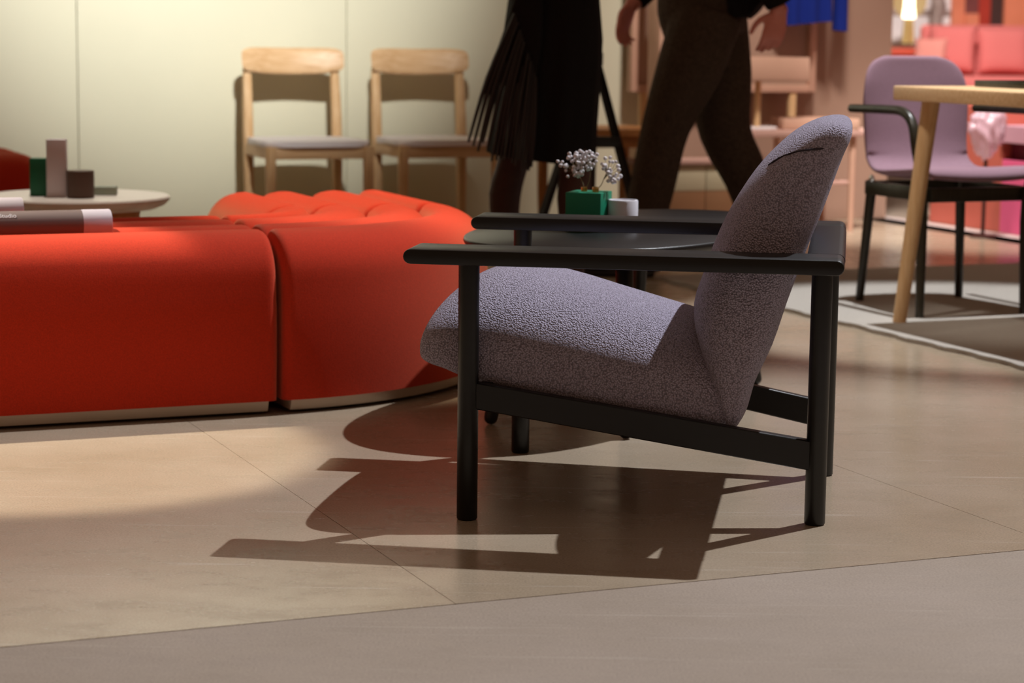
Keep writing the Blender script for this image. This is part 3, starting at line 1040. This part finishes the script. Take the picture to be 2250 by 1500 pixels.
# blue coat hanging on the wall
co = thing('coat', 'blue coat hanging on the mauve wall', 'coat', wl(2.26, 0.20), BT)


def cloth(bm, xs, z0, z1, depth, amp, waves, seed):
    n = 40; rings = []
    for zi in range(14):
        z = z1 + (z0 - z1) * zi / 13
        f = zi / 13
        ring = []
        for k in range(n):
            a = 2 * pi * k / n
            x = xs[0] + (xs[1] - xs[0]) * (0.5 + 0.5 * cos(a) * (0.80 + 0.20 * f))
            y = depth * sin(a) + amp * f * sin(waves * x + seed) 
            ring.append((x, y, z + 0.012 * sin(seed + x * 9) * f))
        rings.append(ring)
    loft(bm, rings)


bm = B(); cloth(bm, (-0.19, 0.10), 0.955, 1.62, 0.055, 0.022, 62, 0.5); obj('coat_body', bm, 'blue', co, angle=80)
bm = B(); cloth(bm, (0.115, 0.185), 0.925, 1.55, 0.04, 0.006, 40, 2.0); obj('sleeve', bm, 'blue', co, angle=80)
bm = B(); tube(bm, [(-0.12, 0, 1.60), (-0.03, 0, 1.67), (0.08, 0, 1.66), (0.14, 0, 1.57)], [0.05, 0.06, 0.06, 0.045], 14, 4); obj('shoulder', bm, 'blue', co)
bm = B(); tube(bm, [(-0.02, 0, 1.70), (-0.02, 0, 1.76), (0.0, 0.02, 1.79), (-0.02, 0.12, 1.79), (-0.02, 0.2, 1.79)], 0.004, 8, 3); obj('hanger_hook', bm, 'chrome', co)

# black A-frame easel behind the woman
ea = thing('easel', 'black A-frame easel half hidden behind the woman', 'easel', (0.30, 8.3, 0), 0)
for ft in ((0.225, -0.05), (-0.255, -0.05), (0.0, 0.35)):
    bm = B(); tube(bm, [(ft[0], ft[1], 0.004), (ft[0] * 0.02, ft[1] * 0.05, 0.80)], [0.019, 0.017], 4); obj('leg', bm, 'black_wood', ea, smooth=False)
bm = B(); box(bm, (-0.01, -0.03, 0.495), (0.22, 0.02, 0.04), bev=0.002); obj('cross_bar', bm, 'black_wood', ea)
bm = B(); box(bm, (0, 0.0, 0.805), (0.06, 0.05, 0.05), bev=0.004); obj('apex_block', bm, 'black_wood', ea)

# ------------------------------------------------------------------ pink and terracotta stand beyond the aisle strip
pk = thing('display_stand', 'terracotta and hot pink display stand beyond the lilac chair', 'stand', bth(6.0, 9.1), BT)
bm = B(); box(bm, (0.20, -0.29, 0.29), (0.40, 0.58, 0.58), bev=0.003); obj('terracotta_block', bm, 'terracotta', pk, smooth=False)
bm = B(); box(bm, (0.02, -1.35, 0.17), (0.04, 1.53, 0.34), bev=0.002); obj('pink_panel', bm, 'hot_pink', pk, smooth=False)
bm = B(); box(bm, (0.30, -1.35, 0.38), (0.50, 1.53, 0.08)); obj('recess', bm, 'maroon', pk, smooth=False)
bm = B(); box(bm, (0.26, -1.35, 0.46), (0.56, 1.53, 0.08), bev=0.003); obj('shelf', bm, 'pink_shelf', pk, smooth=False)
bm = B(); box(bm, (0.45, -1.35, 0.55), (0.12, 1.53, 0.10)); obj('shelf_back', bm, 'dark_brown', pk, smooth=False)

# crumpled clear plastic bag on a hook of that stand
rnd = random.Random(5)
bm = B(); bmesh.ops.create_icosphere(bm, subdivisions=4, radius=1.0)
for v in bm.verts:
    n_ = v.co.normalized()
    d = 1 + 0.16 * sin(9 * n_.x + 3 * n_.z) * sin(7 * n_.y + 5 * n_.z) + 0.10 * abs(sin(8 * n_.x + 13 * n_.z)) + 0.09 * sin(17 * n_.x - 11 * n_.z) * sin(13 * n_.z)
    v.co = Vector((n_.x * 0.075 * d * (1.0 + 0.35 * n_.z), n_.y * 0.06 * d, n_.z * 0.105 * d))
pl_ = obj('plastic_bag', bm, 'clear', angle=180); pl_.location = bth(5.78, 8.33, 0.47)
bm_mod = pl_.modifiers.new('thickness', 'SOLIDIFY'); bm_mod.thickness = 0.0015
tag(pl_, 'crumpled clear plastic bag in front of the terracotta block', 'bag')
ps = thing('bag_post', 'thin dark post holding the plastic bag', 'post', bth(5.78, 8.33, 0.0))
bm = B(); tube(bm, [(0, 0, 0.01), (0, 0, 0.352)], 0.009, 10); obj('rod', bm, 'dark_brown', ps)
bm = B(); lathe(bm, [(0, 0), (0.06, 0), (0.06, 0.01), (0, 0.012)], 20); obj('foot', bm, 'dark_brown', ps)

# ------------------------------------------------------------------ far lounge: coral sofa, lamp, coloured boards
fw_ = bpy.data.objects.new('wall_far', None); C.objects.link(fw_); struct(fw_); fw_.location = (0, 26.2, 0)


def far_panel(x0, x1, z0, z1, mat, y=0.0, name='wall_panel'):
    bm = B(); box(bm, ((x0 + x1) / 2, y + 0.05, (z0 + z1) / 2), (x1 - x0, 0.1, z1 - z0)); return obj(name, bm, mat, fw_, smooth=False)


far_panel(3.0, 5.15, 0, 3.4, 'win_white')
far_panel(4.30, 5.15, 1.13, 1.20, 'grey_fig', -0.02, 'panel_bar')
far_panel(5.15, 5.30, 0, 3.4, 'peach', -0.1)
far_panel(5.30, 5.46, 0, 1.16, 'peach', -0.15)
far_panel(5.30, 5.46, 1.16, 3.4, 'plum_board', -0.1)
far_panel(5.46, 5.60, 0, 3.4, 'red_board', -0.12)
far_panel(5.60, 5.75, 0, 3.4, 'dark_brown', -0.1)
far_panel(5.75, 8.0, 0, 3.4, 'peach', -0.18)

sf = thing('sofa', 'coral sofa with loose cushions in the far lounge', 'sofa', (5.35, 24.3, 0))
bm = B(); box(bm, (0.35, -0.05, 0.36), (2.3, 0.95, 0.22), bev=0.05, seg=4); obj('seat_cushion', bm, 'coral', sf)
bm = B(); box(bm, (0.35, 0.0, 0.17), (2.35, 0.9, 0.18), bev=0.01); obj('base', bm, 'coral_wood', sf)
bm = B(); box(bm, (0.35, 0.50, 0.62), (2.3, 0.20, 0.80), bev=0.06, seg=4); obj('backrest', bm, 'coral', sf)
for x in (-0.68, 1.35):
    for y in (-0.35, 0.35):
        bm = B(); tube(bm, [(x, y, 0.09), (x, y, 0.0)], 0.025, 10); obj('leg', bm, 'dark_brown', sf)


def cushion(label, x, y, z, w, h, d, rx, rz, mat):
    bm = B(); n = 18; g = {}
    for s in (-1, 1):
        for i in range(n + 1):
            for j in range(n + 1):
                u, v = -1 + 2 * i / n, -1 + 2 * j / n
                if s == 1 and (i in (0, n) or j in (0, n)):
                    g[(s, i, j)] = g[(-1, i, j)]; continue
                pin = 1 - 0.07 * (u * u * v * v) * 0 - 0.05 * ((1 - u * u) * abs(v) ** 6 + (1 - v * v) * abs(u) ** 6)
                puff = ((1 - u ** 4) * (1 - v ** 4)) ** 0.55
                g[(s, i, j)] = bm.verts.new((u * w / 2 * pin, s * d / 2 * puff, v * h / 2 * pin))
    for s in (-1, 1):
        for i in range(n):
            for j in range(n):
                bm.faces.new((g[(s, i, j)], g[(s, i + 1, j)], g[(s, i + 1, j + 1)], g[(s, i, j + 1)]))
    o = obj('cushion', bm, mat, angle=80)
    o.location = (x, y, z); o.rotation_euler = (rx, 0, rz)
    tag(o, label, 'cushion', 'coral cushions on the far sofa')
    return o


cushion('large coral cushion at the right on the far sofa', 5.40, 24.42, 0.745, 0.60, 0.52, 0.20, radians(-10), 0.12, 'coral')
cushion('coral cushion in the middle of the far sofa', 4.83, 24.40, 0.76, 0.52, 0.54, 0.20, radians(-10), -0.35, 'coral')
cushion('small pale coral cushion leaning at the left on the far sofa', 4.52, 24.02, 0.68, 0.36, 0.40, 0.16, radians(-12), -0.5, 'coral_pale')

sd = thing('side_table', 'coral side table carrying the glowing lamp', 'table', (4.05, 24.9, 0))
bm = B(); box(bm, (0, 0, 0.72), (0.85, 0.5, 0.08), bev=0.01); obj('table_top', bm, 'coral_wood', sd)
bm = B(); box(bm, (0, 0, 0.80), (0.85, 0.5, 0.014), bev=0.002); obj('table_cover', bm, 'dark_brown', sd)
bm = B(); box(bm, (0, 0.05, 0.34), (0.8, 0.4, 0.68)); obj('table_body', bm, 'coral_pale', sd, smooth=False)
lp = thing('table_lamp', 'glowing table lamp with glass globe and fluted gold foot', 'lamp', (4.42, 24.85, 0.808))
bm = B()
rings = []
for r, z in ((0.072, 0.0), (0.070, 0.02), (0.058, 0.14), (0.048, 0.28)):
    rings.append([((r + 0.004 * cos(16 * 2 * pi * k / 64)) * cos(2 * pi * k / 64), (r + 0.004 * cos(16 * 2 * pi * k / 64)) * sin(2 * pi * k / 64), z) for k in range(64)])
loft(bm, rings); obj('foot', bm, 'gold_foot', lp)
bm = B(); lathe(bm, [(0, 0.281), (0.066, 0.283), (0.062, 0.33), (0.05, 0.42), (0.045, 0.56), (0.03, 0.60), (0, 0.61)], 32); obj('diffuser', bm, 'glow', lp)
bm = B(); lathe(bm, [(0.055, 0.281), (0.11, 0.31), (0.165, 0.36), (0.195, 0.44), (0.19, 0.53), (0.15, 0.61), (0.08, 0.655), (0.02, 0.665)], 40)
g_ = obj('globe', bm, 'glass', lp)
fg = thing('figurine', 'taupe abstract figure behind the coral sofa', 'figurine', (4.86, 25.55, 0))
bm = B(); tube(bm, [(0, 0, 0.0), (0, 0, 0.9), (0.01, 0, 1.1), (0.03, 0, 1.22), (0.0, 0, 1.34), (-0.02, 0, 1.5)], [0.09, 0.075, 0.07, 0.085, 0.075, 0.05], 20, 5, round_end=True)
obj('figure_body', bm, 'grey_fig', fg)
bm = B(); lathe(bm, [(0, 0), (0.14, 0), (0.14, 0.03), (0, 0.032)], 24); obj('figure_base', bm, 'dark_brown', fg)


# ------------------------------------------------------------------ people
def remesh(o, voxel, it=6, fac=0.5):
    r = o.modifiers.new('remesh', 'REMESH'); r.mode = 'VOXEL'; r.voxel_size = voxel; r.use_smooth_shade = True
    s = o.modifiers.new('smooth', 'SMOOTH'); s.factor = fac; s.iterations = it
    return o


def hand(bm, wrist, palm_dir, side, curl, scale=1.0):
    """palm from the wrist along palm_dir, fingers curling towards `curl`, thumb leaving the `side` edge"""
    d = Vector(palm_dir).normalized(); s = Vector(side); s = (s - d * s.dot(d)).normalized()
    c = Vector(curl); c = (c - d * c.dot(d) - s * c.dot(s)).normalized()
    w = Vector(wrist)
    # palm
    rings = []
    for f, hw_, ht in ((-0.02, 0.026, 0.020), (0.0, 0.027, 0.019), (0.03, 0.036, 0.016), (0.06, 0.041, 0.015), (0.085, 0.040, 0.013), (0.095, 0.034, 0.010)):
        rings.append([w + d * f * scale + s * hw_ * scale * cos(2 * pi * k / 16) + c * ht * scale * sin(2 * pi * k / 16) for k in range(16)])
    loft(bm, rings)
    for i, (off, L) in enumerate(((0.030, 0.070), (0.010, 0.080), (-0.010, 0.074), (-0.029, 0.058))):
        p0 = w + d * 0.085 * scale + s * off * scale
        bend = 0.35 + 0.08 * i
        p1 = p0 + (d * cos(bend) + c * sin(bend)) * L * 0.45 * scale
        p2 = p1 + (d * cos(bend * 2.1) + c * sin(bend * 2.1)) * L * 0.32 * scale
        p3 = p2 + (d * cos(bend * 2.9) + c * sin(bend * 2.9)) * L * 0.25 * scale
        tube(bm, [p0 - d * 0.02, p0, p1, p2, p3], [0.0095, 0.0095, 0.0088, 0.008, 0.0068], 10, 2, round_end=True)
    t0 = w + d * 0.022 * scale + s * 0.028 * scale
    t1 = t0 + (d * 0.6 + s * 0.75 + c * 0.3).normalized() * 0.034 * scale
    t2 = t1 + (d * 0.85 + s * 0.35 + c * 0.4).normalized() * 0.032 * scale
    t3 = t2 + (d * 0.95 + s * 0.05 + c * 0.4).normalized() * 0.024 * scale
    tube(bm, [w + d * 0.015 * scale + s * 0.012 * scale, t0, t1, t2, t3], [0.013, 0.0125, 0.0115, 0.010, 0.008], 10, 2, round_end=True)


def head(bm, c, f, hs=1.0):
    """c = centre of head, f = facing direction (unit, horizontal)"""
    f = Vector(f).normalized(); l = Vector((-f.y, f.x, 0))
    c = Vector(c)
    rings = []
    for z, dep, wid, fo in ((-0.115, 0.035, 0.028, 0.045), (-0.10, 0.060, 0.046, 0.030), (-0.07, 0.080, 0.060, 0.014), (-0.03, 0.092, 0.070, 0.004), (0.02, 0.098, 0.075, -0.002), (0.06, 0.094, 0.073, -0.006), (0.09, 0.078, 0.060, -0.008), (0.112, 0.045, 0.036, -0.008)):
        rings.append([c + Vector((0, 0, z * hs)) + f * (fo + dep * cos(2 * pi * k / 24)) * hs + l * wid * sin(2 * pi * k / 24) * hs for k in range(24)])
    loft(bm, rings)
    tube(bm, [c + f * 0.088 * hs + Vector((0, 0, 0.012)), c + f * 0.105 * hs + Vector((0, 0, -0.018)), c + f * 0.115 * hs + Vector((0, 0, -0.032)), c + f * 0.09 * hs + Vector((0, 0, -0.04))], [0.009, 0.011, 0.013, 0.010], 10, 2)
    for s in (-1, 1):
        tube(bm, [c + l * s * 0.074 + Vector((0, 0, 0.02)) - f * 0.01, c + l * s * 0.082 - f * 0.016, c + l * s * 0.074 + Vector((0, 0, -0.03)) - f * 0.008], [0.010, 0.013, 0.008], 8, 2)
    tube(bm, [c + Vector((0, 0, -0.25)) - f * 0.02, c + Vector((0, 0, -0.08)) - f * 0.015], [0.058, 0.05], 18)


def face_bits(root, c, f):
    f = Vector(f).normalized(); l = Vector((-f.y, f.x, 0)); c = Vector(c)
    for s in (-1, 1):
        bm = B(); bmesh.ops.create_uvsphere(bm, u_segments=12, v_segments=8, radius=0.011)
        o = obj('eye', bm, 'face_dark', root); o.location = c + f * 0.086 + l * s * 0.031 + Vector((0, 0, 0.004))
    bm = B(); tube(bm, [c + f * 0.086 + l * 0.024 + Vector((0, 0, -0.066)), c + f * 0.095 + Vector((0, 0, -0.064)), c + f * 0.086 - l * 0.024 + Vector((0, 0, -0.066))], [0.003, 0.006, 0.003], 8, 3)
    obj('mouth', bm, 'lip', root)


# the man, walking towards the left of the picture
MX, MY = 0.711, 8.25
man = thing('person', 'walking person in black jacket and dark brown trousers behind the armchair', 'person', (MX, MY, 0))
man.scale = (1.066, 1.066, 1.066)
F_M = Vector((-1, 0.05, 0))
hc = (-0.055, 0.0, 1.63)
bm = B()
head(bm, hc, F_M)
tube(bm, [(0.0, 0, 0.93), (0.0, 0, 1.1), (-0.01, 0, 1.25), (-0.015, 0, 1.40), (-0.02, 0, 1.46)], [0.12, 0.115, 0.125, 0.12, 0.07], 20, 3, squash=(1.25, (0, 1, 0)))
NK, FK = (-0.140, -0.10, 0.525), (0.085, 0.085, 0.50)
NA, FA = (-0.225, -0.10, 0.09), (0.235, 0.085, 0.14)
tube(bm, [(0.0, -0.09, 0.92), (-0.075, -0.10, 0.72), NK, (-0.185, -0.10, 0.33), NA], [0.085, 0.075, 0.052, 0.05, 0.034], 16, 3)
tube(bm, [(0.02, 0.09, 0.92), (0.055, 0.09, 0.70), FK, (0.17, 0.085, 0.34), FA], [0.085, 0.075, 0.052, 0.05, 0.034], 16, 3)
nw, fwst = (0.228, -0.235, 0.925), (-0.255, 0.17, 0.945)
tube(bm, [(-0.01, -0.19, 1.40), (0.12, -0.235, 1.16), nw], [0.052, 0.043, 0.028], 14, 3)
tube(bm, [(-0.02, 0.19, 1.40), (-0.085, 0.225, 1.14), fwst], [0.052, 0.043, 0.028], 14, 3)
hand(bm, nw, (-0.25, -0.02, -1), (-0.9, -0.15, 0.1), (-0.2, 0.6, 0), 1.02)
hand(bm, fwst, (-0.35, 0.0, -0.95), (-0.6, -0.7, 0), (0.5, -0.6, 0), 1.0)
tube(bm, [NA, (-0.27, -0.10, 0.05), (-0.35, -0.10, 0.045)], [0.034, 0.035, 0.02], 12, 3)
tube(bm, [FA, (0.19, 0.085, 0.06), (0.14, 0.085, 0.035)], [0.034, 0.035, 0.02], 12, 3)
remesh(obj('body', bm, 'skin', man), 0.0055, 4)
face_bits(man, hc, F_M)
bm = B()
tube(bm, [(-0.02, 0, 1.03), (-0.015, 0, 0.93), (-0.005, 0, 0.84)], [0.150, 0.158, 0.140], 22, 3, squash=(1.1, (0, 1, 0)))
tube(bm, [(0.0, -0.075, 0.92), (-0.065, -0.095, 0.72), NK, (-0.180, -0.10, 0.33), (-0.222, -0.10, 0.12), (-0.232, -0.10, 0.075)], [0.125, 0.115, 0.086, 0.080, 0.070, 0.070], 18, 3)
tube(bm, [(0.025, 0.075, 0.92), (0.06, 0.088, 0.70), FK, (0.165, 0.085, 0.34), (0.22, 0.085, 0.165), (0.232, 0.085, 0.125)], [0.125, 0.116, 0.094, 0.082, 0.070, 0.068], 18, 3)
remesh(obj('trousers', bm, 'trouser', man), 0.009, 5)
bm = B()
tube(bm, [(0.005, 0, 1.01), (-0.005, 0, 1.12), (-0.01, 0, 1.26), (-0.015, 0, 1.38), (-0.02, 0, 1.455), (-0.02, 0, 1.48)], [0.145, 0.138, 0.148, 0.145, 0.085, 0.06], 24, 3, squash=(1.22, (0, 1, 0)))
tube(bm, [(-0.01, -0.17, 1.405), (0.055, -0.225, 1.28), (0.125, -0.245, 1.15), (0.19, -0.240, 1.02), (0.226, -0.235, 0.945)], [0.068, 0.064, 0.060, 0.052, 0.046], 16, 3)
tube(bm, [(-0.02, 0.17, 1.405), (-0.06, 0.215, 1.27), (-0.085, 0.235, 1.14), (-0.175, 0.21, 1.035), (-0.242, 0.175, 0.962)], [0.068, 0.064, 0.060, 0.052, 0.046], 16, 3)
tube(bm, [(0.03, 0, 1.06), (0.045, 0, 0.97), (0.055, 0, 0.895)], [0.125, 0.122, 0.118], 22, 3, squash=(1.28, (0, 1, 0)))
tube(bm, [(0.10, -0.05, 1.0), (0.175, -0.08, 0.935)], [0.07, 0.05], 14)
remesh(obj('jacket', bm, 'jacket', man), 0.009, 4)
bm = B(); rings = []
for z, r in ((1.10, 0.120), (1.02, 0.137), (0.97, 0.139), (0.962, 0.137)):
    rings.append([(r * cos(2 * pi * k / 32) - 0.004, r * 1.2 * sin(2 * pi * k / 32), z) for k in range(32)])
loft(bm, rings); obj('shirt_hem', bm, 'shirt', man)
for (ax, ay, az), tx in ((NA, -1), (FA, -1)):
    bm = B()
    zf = max(0.0, az - 0.09)
    tl = 0.28 * zf
    tube(bm, [(ax + 0.05, ay, zf * 1.2 + 0.05), (ax, ay, 0.05 + zf * 0.9), (ax - 0.10, ay, 0.04 + zf * 0.15), (ax - 0.18, ay, 0.032)], [0.038, 0.046, 0.042, 0.026], 16, 3, round_end=True, squash=(0.75, (0, 1, 0)))
    box(bm, (ax - 0.07, ay, 0.012 + zf * 0.35), (0.25, 0.075, 0.022), rot=Matrix.Rotation(-zf * 2.0 * -1, 3, 'Y'), bev=0.008)
    obj('shoe', bm, 'shoe', man)
bm = B()
bmesh.ops.create_uvsphere(bm, u_segments=24, v_segments=14, radius=0.102, matrix=Matrix.Translation(Vector(hc) + Vector((0.022, 0, 0.032))) @ Matrix.Diagonal((1.02, 0.84, 0.98, 1)))
obj('hair', bm, 'hair', man)

# the woman
WX, WY = 0.125, 7.30
wo = thing('person', 'person in black skirt and brown tights standing beside the pale chairs', 'person', (WX, WY, 0))
F_W = Vector((1, 0.1, 0))
hc = (0.045, 0.0, 1.56)
bm = B()
head(bm, hc, F_W, 0.95)
tube(bm, [(0.0, 0, 0.90), (0.0, 0, 1.02), (0.005, 0, 1.18), (0.01, 0, 1.33), (0.01, 0, 1.40)], [0.12, 0.10, 0.11, 0.10, 0.06], 20, 3, squash=(1.15, (0, 1, 0)))
lk, rk = (-0.125, 0.07, 0.48), (0.075, -0.08, 0.47)
la, ra = (-0.145, 0.07, 0.10), (0.080, -0.08, 0.09)
tube(bm, [(-0.02, 0.08, 0.88), (-0.08, 0.075, 0.68), lk, (-0.155, 0.07, 0.36), (-0.15, 0.07, 0.22), la], [0.085, 0.075, 0.054, 0.055, 0.043, 0.031], 16, 3)
tube(bm, [(0.02, -0.08, 0.88), (0.045, -0.06, 0.68), rk, (0.072, -0.08, 0.36), (0.078, -0.08, 0.22), ra], [0.085, 0.068, 0.053, 0.055, 0.043, 0.031], 16, 3)
for (ax, ay, az) in (la, ra):
    tube(bm, [(ax, ay, az), (ax + 0.05, ay, 0.05), (ax + 0.13, ay, 0.03)], [0.03, 0.032, 0.02], 12, 3)
wl_, wr_ = (-0.02, 0.22, 1.0), (0.05, -0.22, 1.0)
remesh(obj('body', bm, 'tights', wo), 0.0055, 4)
bm = B()
tube(bm, [(0.01, 0.17, 1.34), (-0.01, 0.22, 1.12), wl_], [0.045, 0.036, 0.024], 14, 3)
tube(bm, [(0.01, -0.17, 1.34), (0.03, -0.20, 1.14), (0.10, -0.17, 1.08)], [0.045, 0.036, 0.024], 14, 3)
hand(bm, wl_, (0.1, 0.02, -1), (1, 0, 0), (0, -1, 0), 0.92)
hand(bm, (0.10, -0.17, 1.08), (0.9, 0.3, 0.1), (0, 0.3, 1), (-0.3, 1, 0), 0.92)
head(bm, hc, F_W, 0.96)
remesh(obj('face_and_arms', bm, 'skin', wo), 0.0055, 4)
face_bits(wo, hc, F_W)
bm = B(); rings = []
for z, cx, rx, ry, am in ((1.44, 0.01, 0.06, 0.06, 0), (1.40, 0.01, 0.10, 0.16, 0), (1.34, 0.01, 0.125, 0.20, 0), (1.2, 0.008, 0.135, 0.165, 0), (1.08, 0.004, 0.142, 0.16, 0), (1.0, 0.0, 0.152, 0.175, 0.002), (0.88, -0.002, 0.165, 0.19, 0.004), (0.74, -0.012, 0.168, 0.19, 0.007), (0.60, -0.026, 0.172, 0.19, 0.010), (0.50, -0.036, 0.178, 0.19, 0.012), (0.485, -0.037, 0.178, 0.19, 0.012), (0.487, -0.037, 0.168, 0.18, 0.012), (0.60, -0.03, 0.155, 0.17, 0.008)):
    ring = []
    for k in range(72):
        a = 2 * pi * k / 72
        q = 1 + am * 3 * sin(9 * a) + am * 2 * sin(14 * a + 1)
        ring.append((cx + rx * q * cos(a), ry * q * sin(a), z + (0.02 * cos(a) * -1 if z < 0.6 else 0)))
    rings.append(ring)
loft(bm, rings); obj('dress', bm, 'black_cloth', wo, angle=80)
for sy, path in ((1, [(0.01, 0.16, 1.36), (-0.01, 0.215, 1.2), (-0.018, 0.22, 1.05)]), (-1, [(0.01, -0.16, 1.36), (0.03, -0.205, 1.2), (0.085, -0.18, 1.10)])):
    bm = B(); tube(bm, path, [0.07, 0.055, 0.042], 16, 4); obj('sleeve', bm, 'black_cloth', wo)
for (ax, ay, az) in (la, ra):
    bm = B()
    tube(bm, [(ax - 0.03, ay, 0.06), (ax, ay, 0.062), (ax + 0.07, ay, 0.04), (ax + 0.16, ay, 0.026)], [0.034, 0.042, 0.038, 0.022], 14, 3, round_end=True, squash=(0.75, (0, 1, 0)))
    box(bm, (ax + 0.06, ay, 0.008), (0.23, 0.065, 0.016), bev=0.006); obj('shoe', bm, 'shoe', wo)
bm = B()
bmesh.ops.create_uvsphere(bm, u_segments=24, v_segments=14, radius=0.104, matrix=Matrix.Translation(Vector(hc) + Vector((-0.025, 0, 0.03))) @ Matrix.Diagonal((1.0, 0.86, 1.0, 1)))
tube(bm, [Vector(hc) + Vector((-0.05, 0, 0.02)), Vector(hc) + Vector((-0.085, 0, -0.10)), Vector(hc) + Vector((-0.08, 0, -0.22))], [0.08, 0.085, 0.05], 16, 3)
obj('hair', bm, 'hair', wo)

# fringed shawl trailing at her left
bg_ = thing('fringed_bag', 'black bag with long fringe swinging beside the woman in the skirt', 'bag', (WX - 0.11, WY - 0.20, 0.76))
bm = B(); rings = []
for z, w_, cx in ((0.30, 0.03, 0.035), (0.22, 0.05, 0.022), (0.10, 0.07, 0.0), (0.0, 0.075, -0.02), (-0.02, 0.07, -0.022)):
    rings.append([(cx + w_ * c, 0.022 * s_, z) for c, s_ in selem(24, 3)])
loft(bm, rings); obj('bag_body', bm, 'black_cloth', bg_)
bm = B(); tube(bm, [(0.035, 0, 0.29), (0.05, 0.0, 0.48), (0.09, 0.03, 0.645), (0.115, 0.10, 0.67)], 0.009, 8, 4); obj('strap', bm, 'black_cloth', bg_)
rnd = random.Random(3)
for k in range(17):
    u = k / 16
    x0 = -0.05 + 0.115 * u
    zt = 0.20 - 0.20 * u
    sp = -0.085 * (1 - u) ** 1.6 - 0.012
    zl = -0.20 - 0.05 * rnd.random() - 0.07 * u
    y = rnd.uniform(-0.012, 0.012) - 0.02
    bm = B()
    pts = [(x0 * 0.6 + 0.012, y, zt), (x0 + sp * 0.45 - 0.01, y - 0.004, (zt + zl) / 2), (x0 + sp * 1.05 - 0.012, y - 0.008, zl)]
    tube(bm, pts, [0.0065, 0.008, 0.004], 6, 4)
    obj('fringe_strand', bm, 'black_fringe', bg_)

bpy.context.view_layer.update()
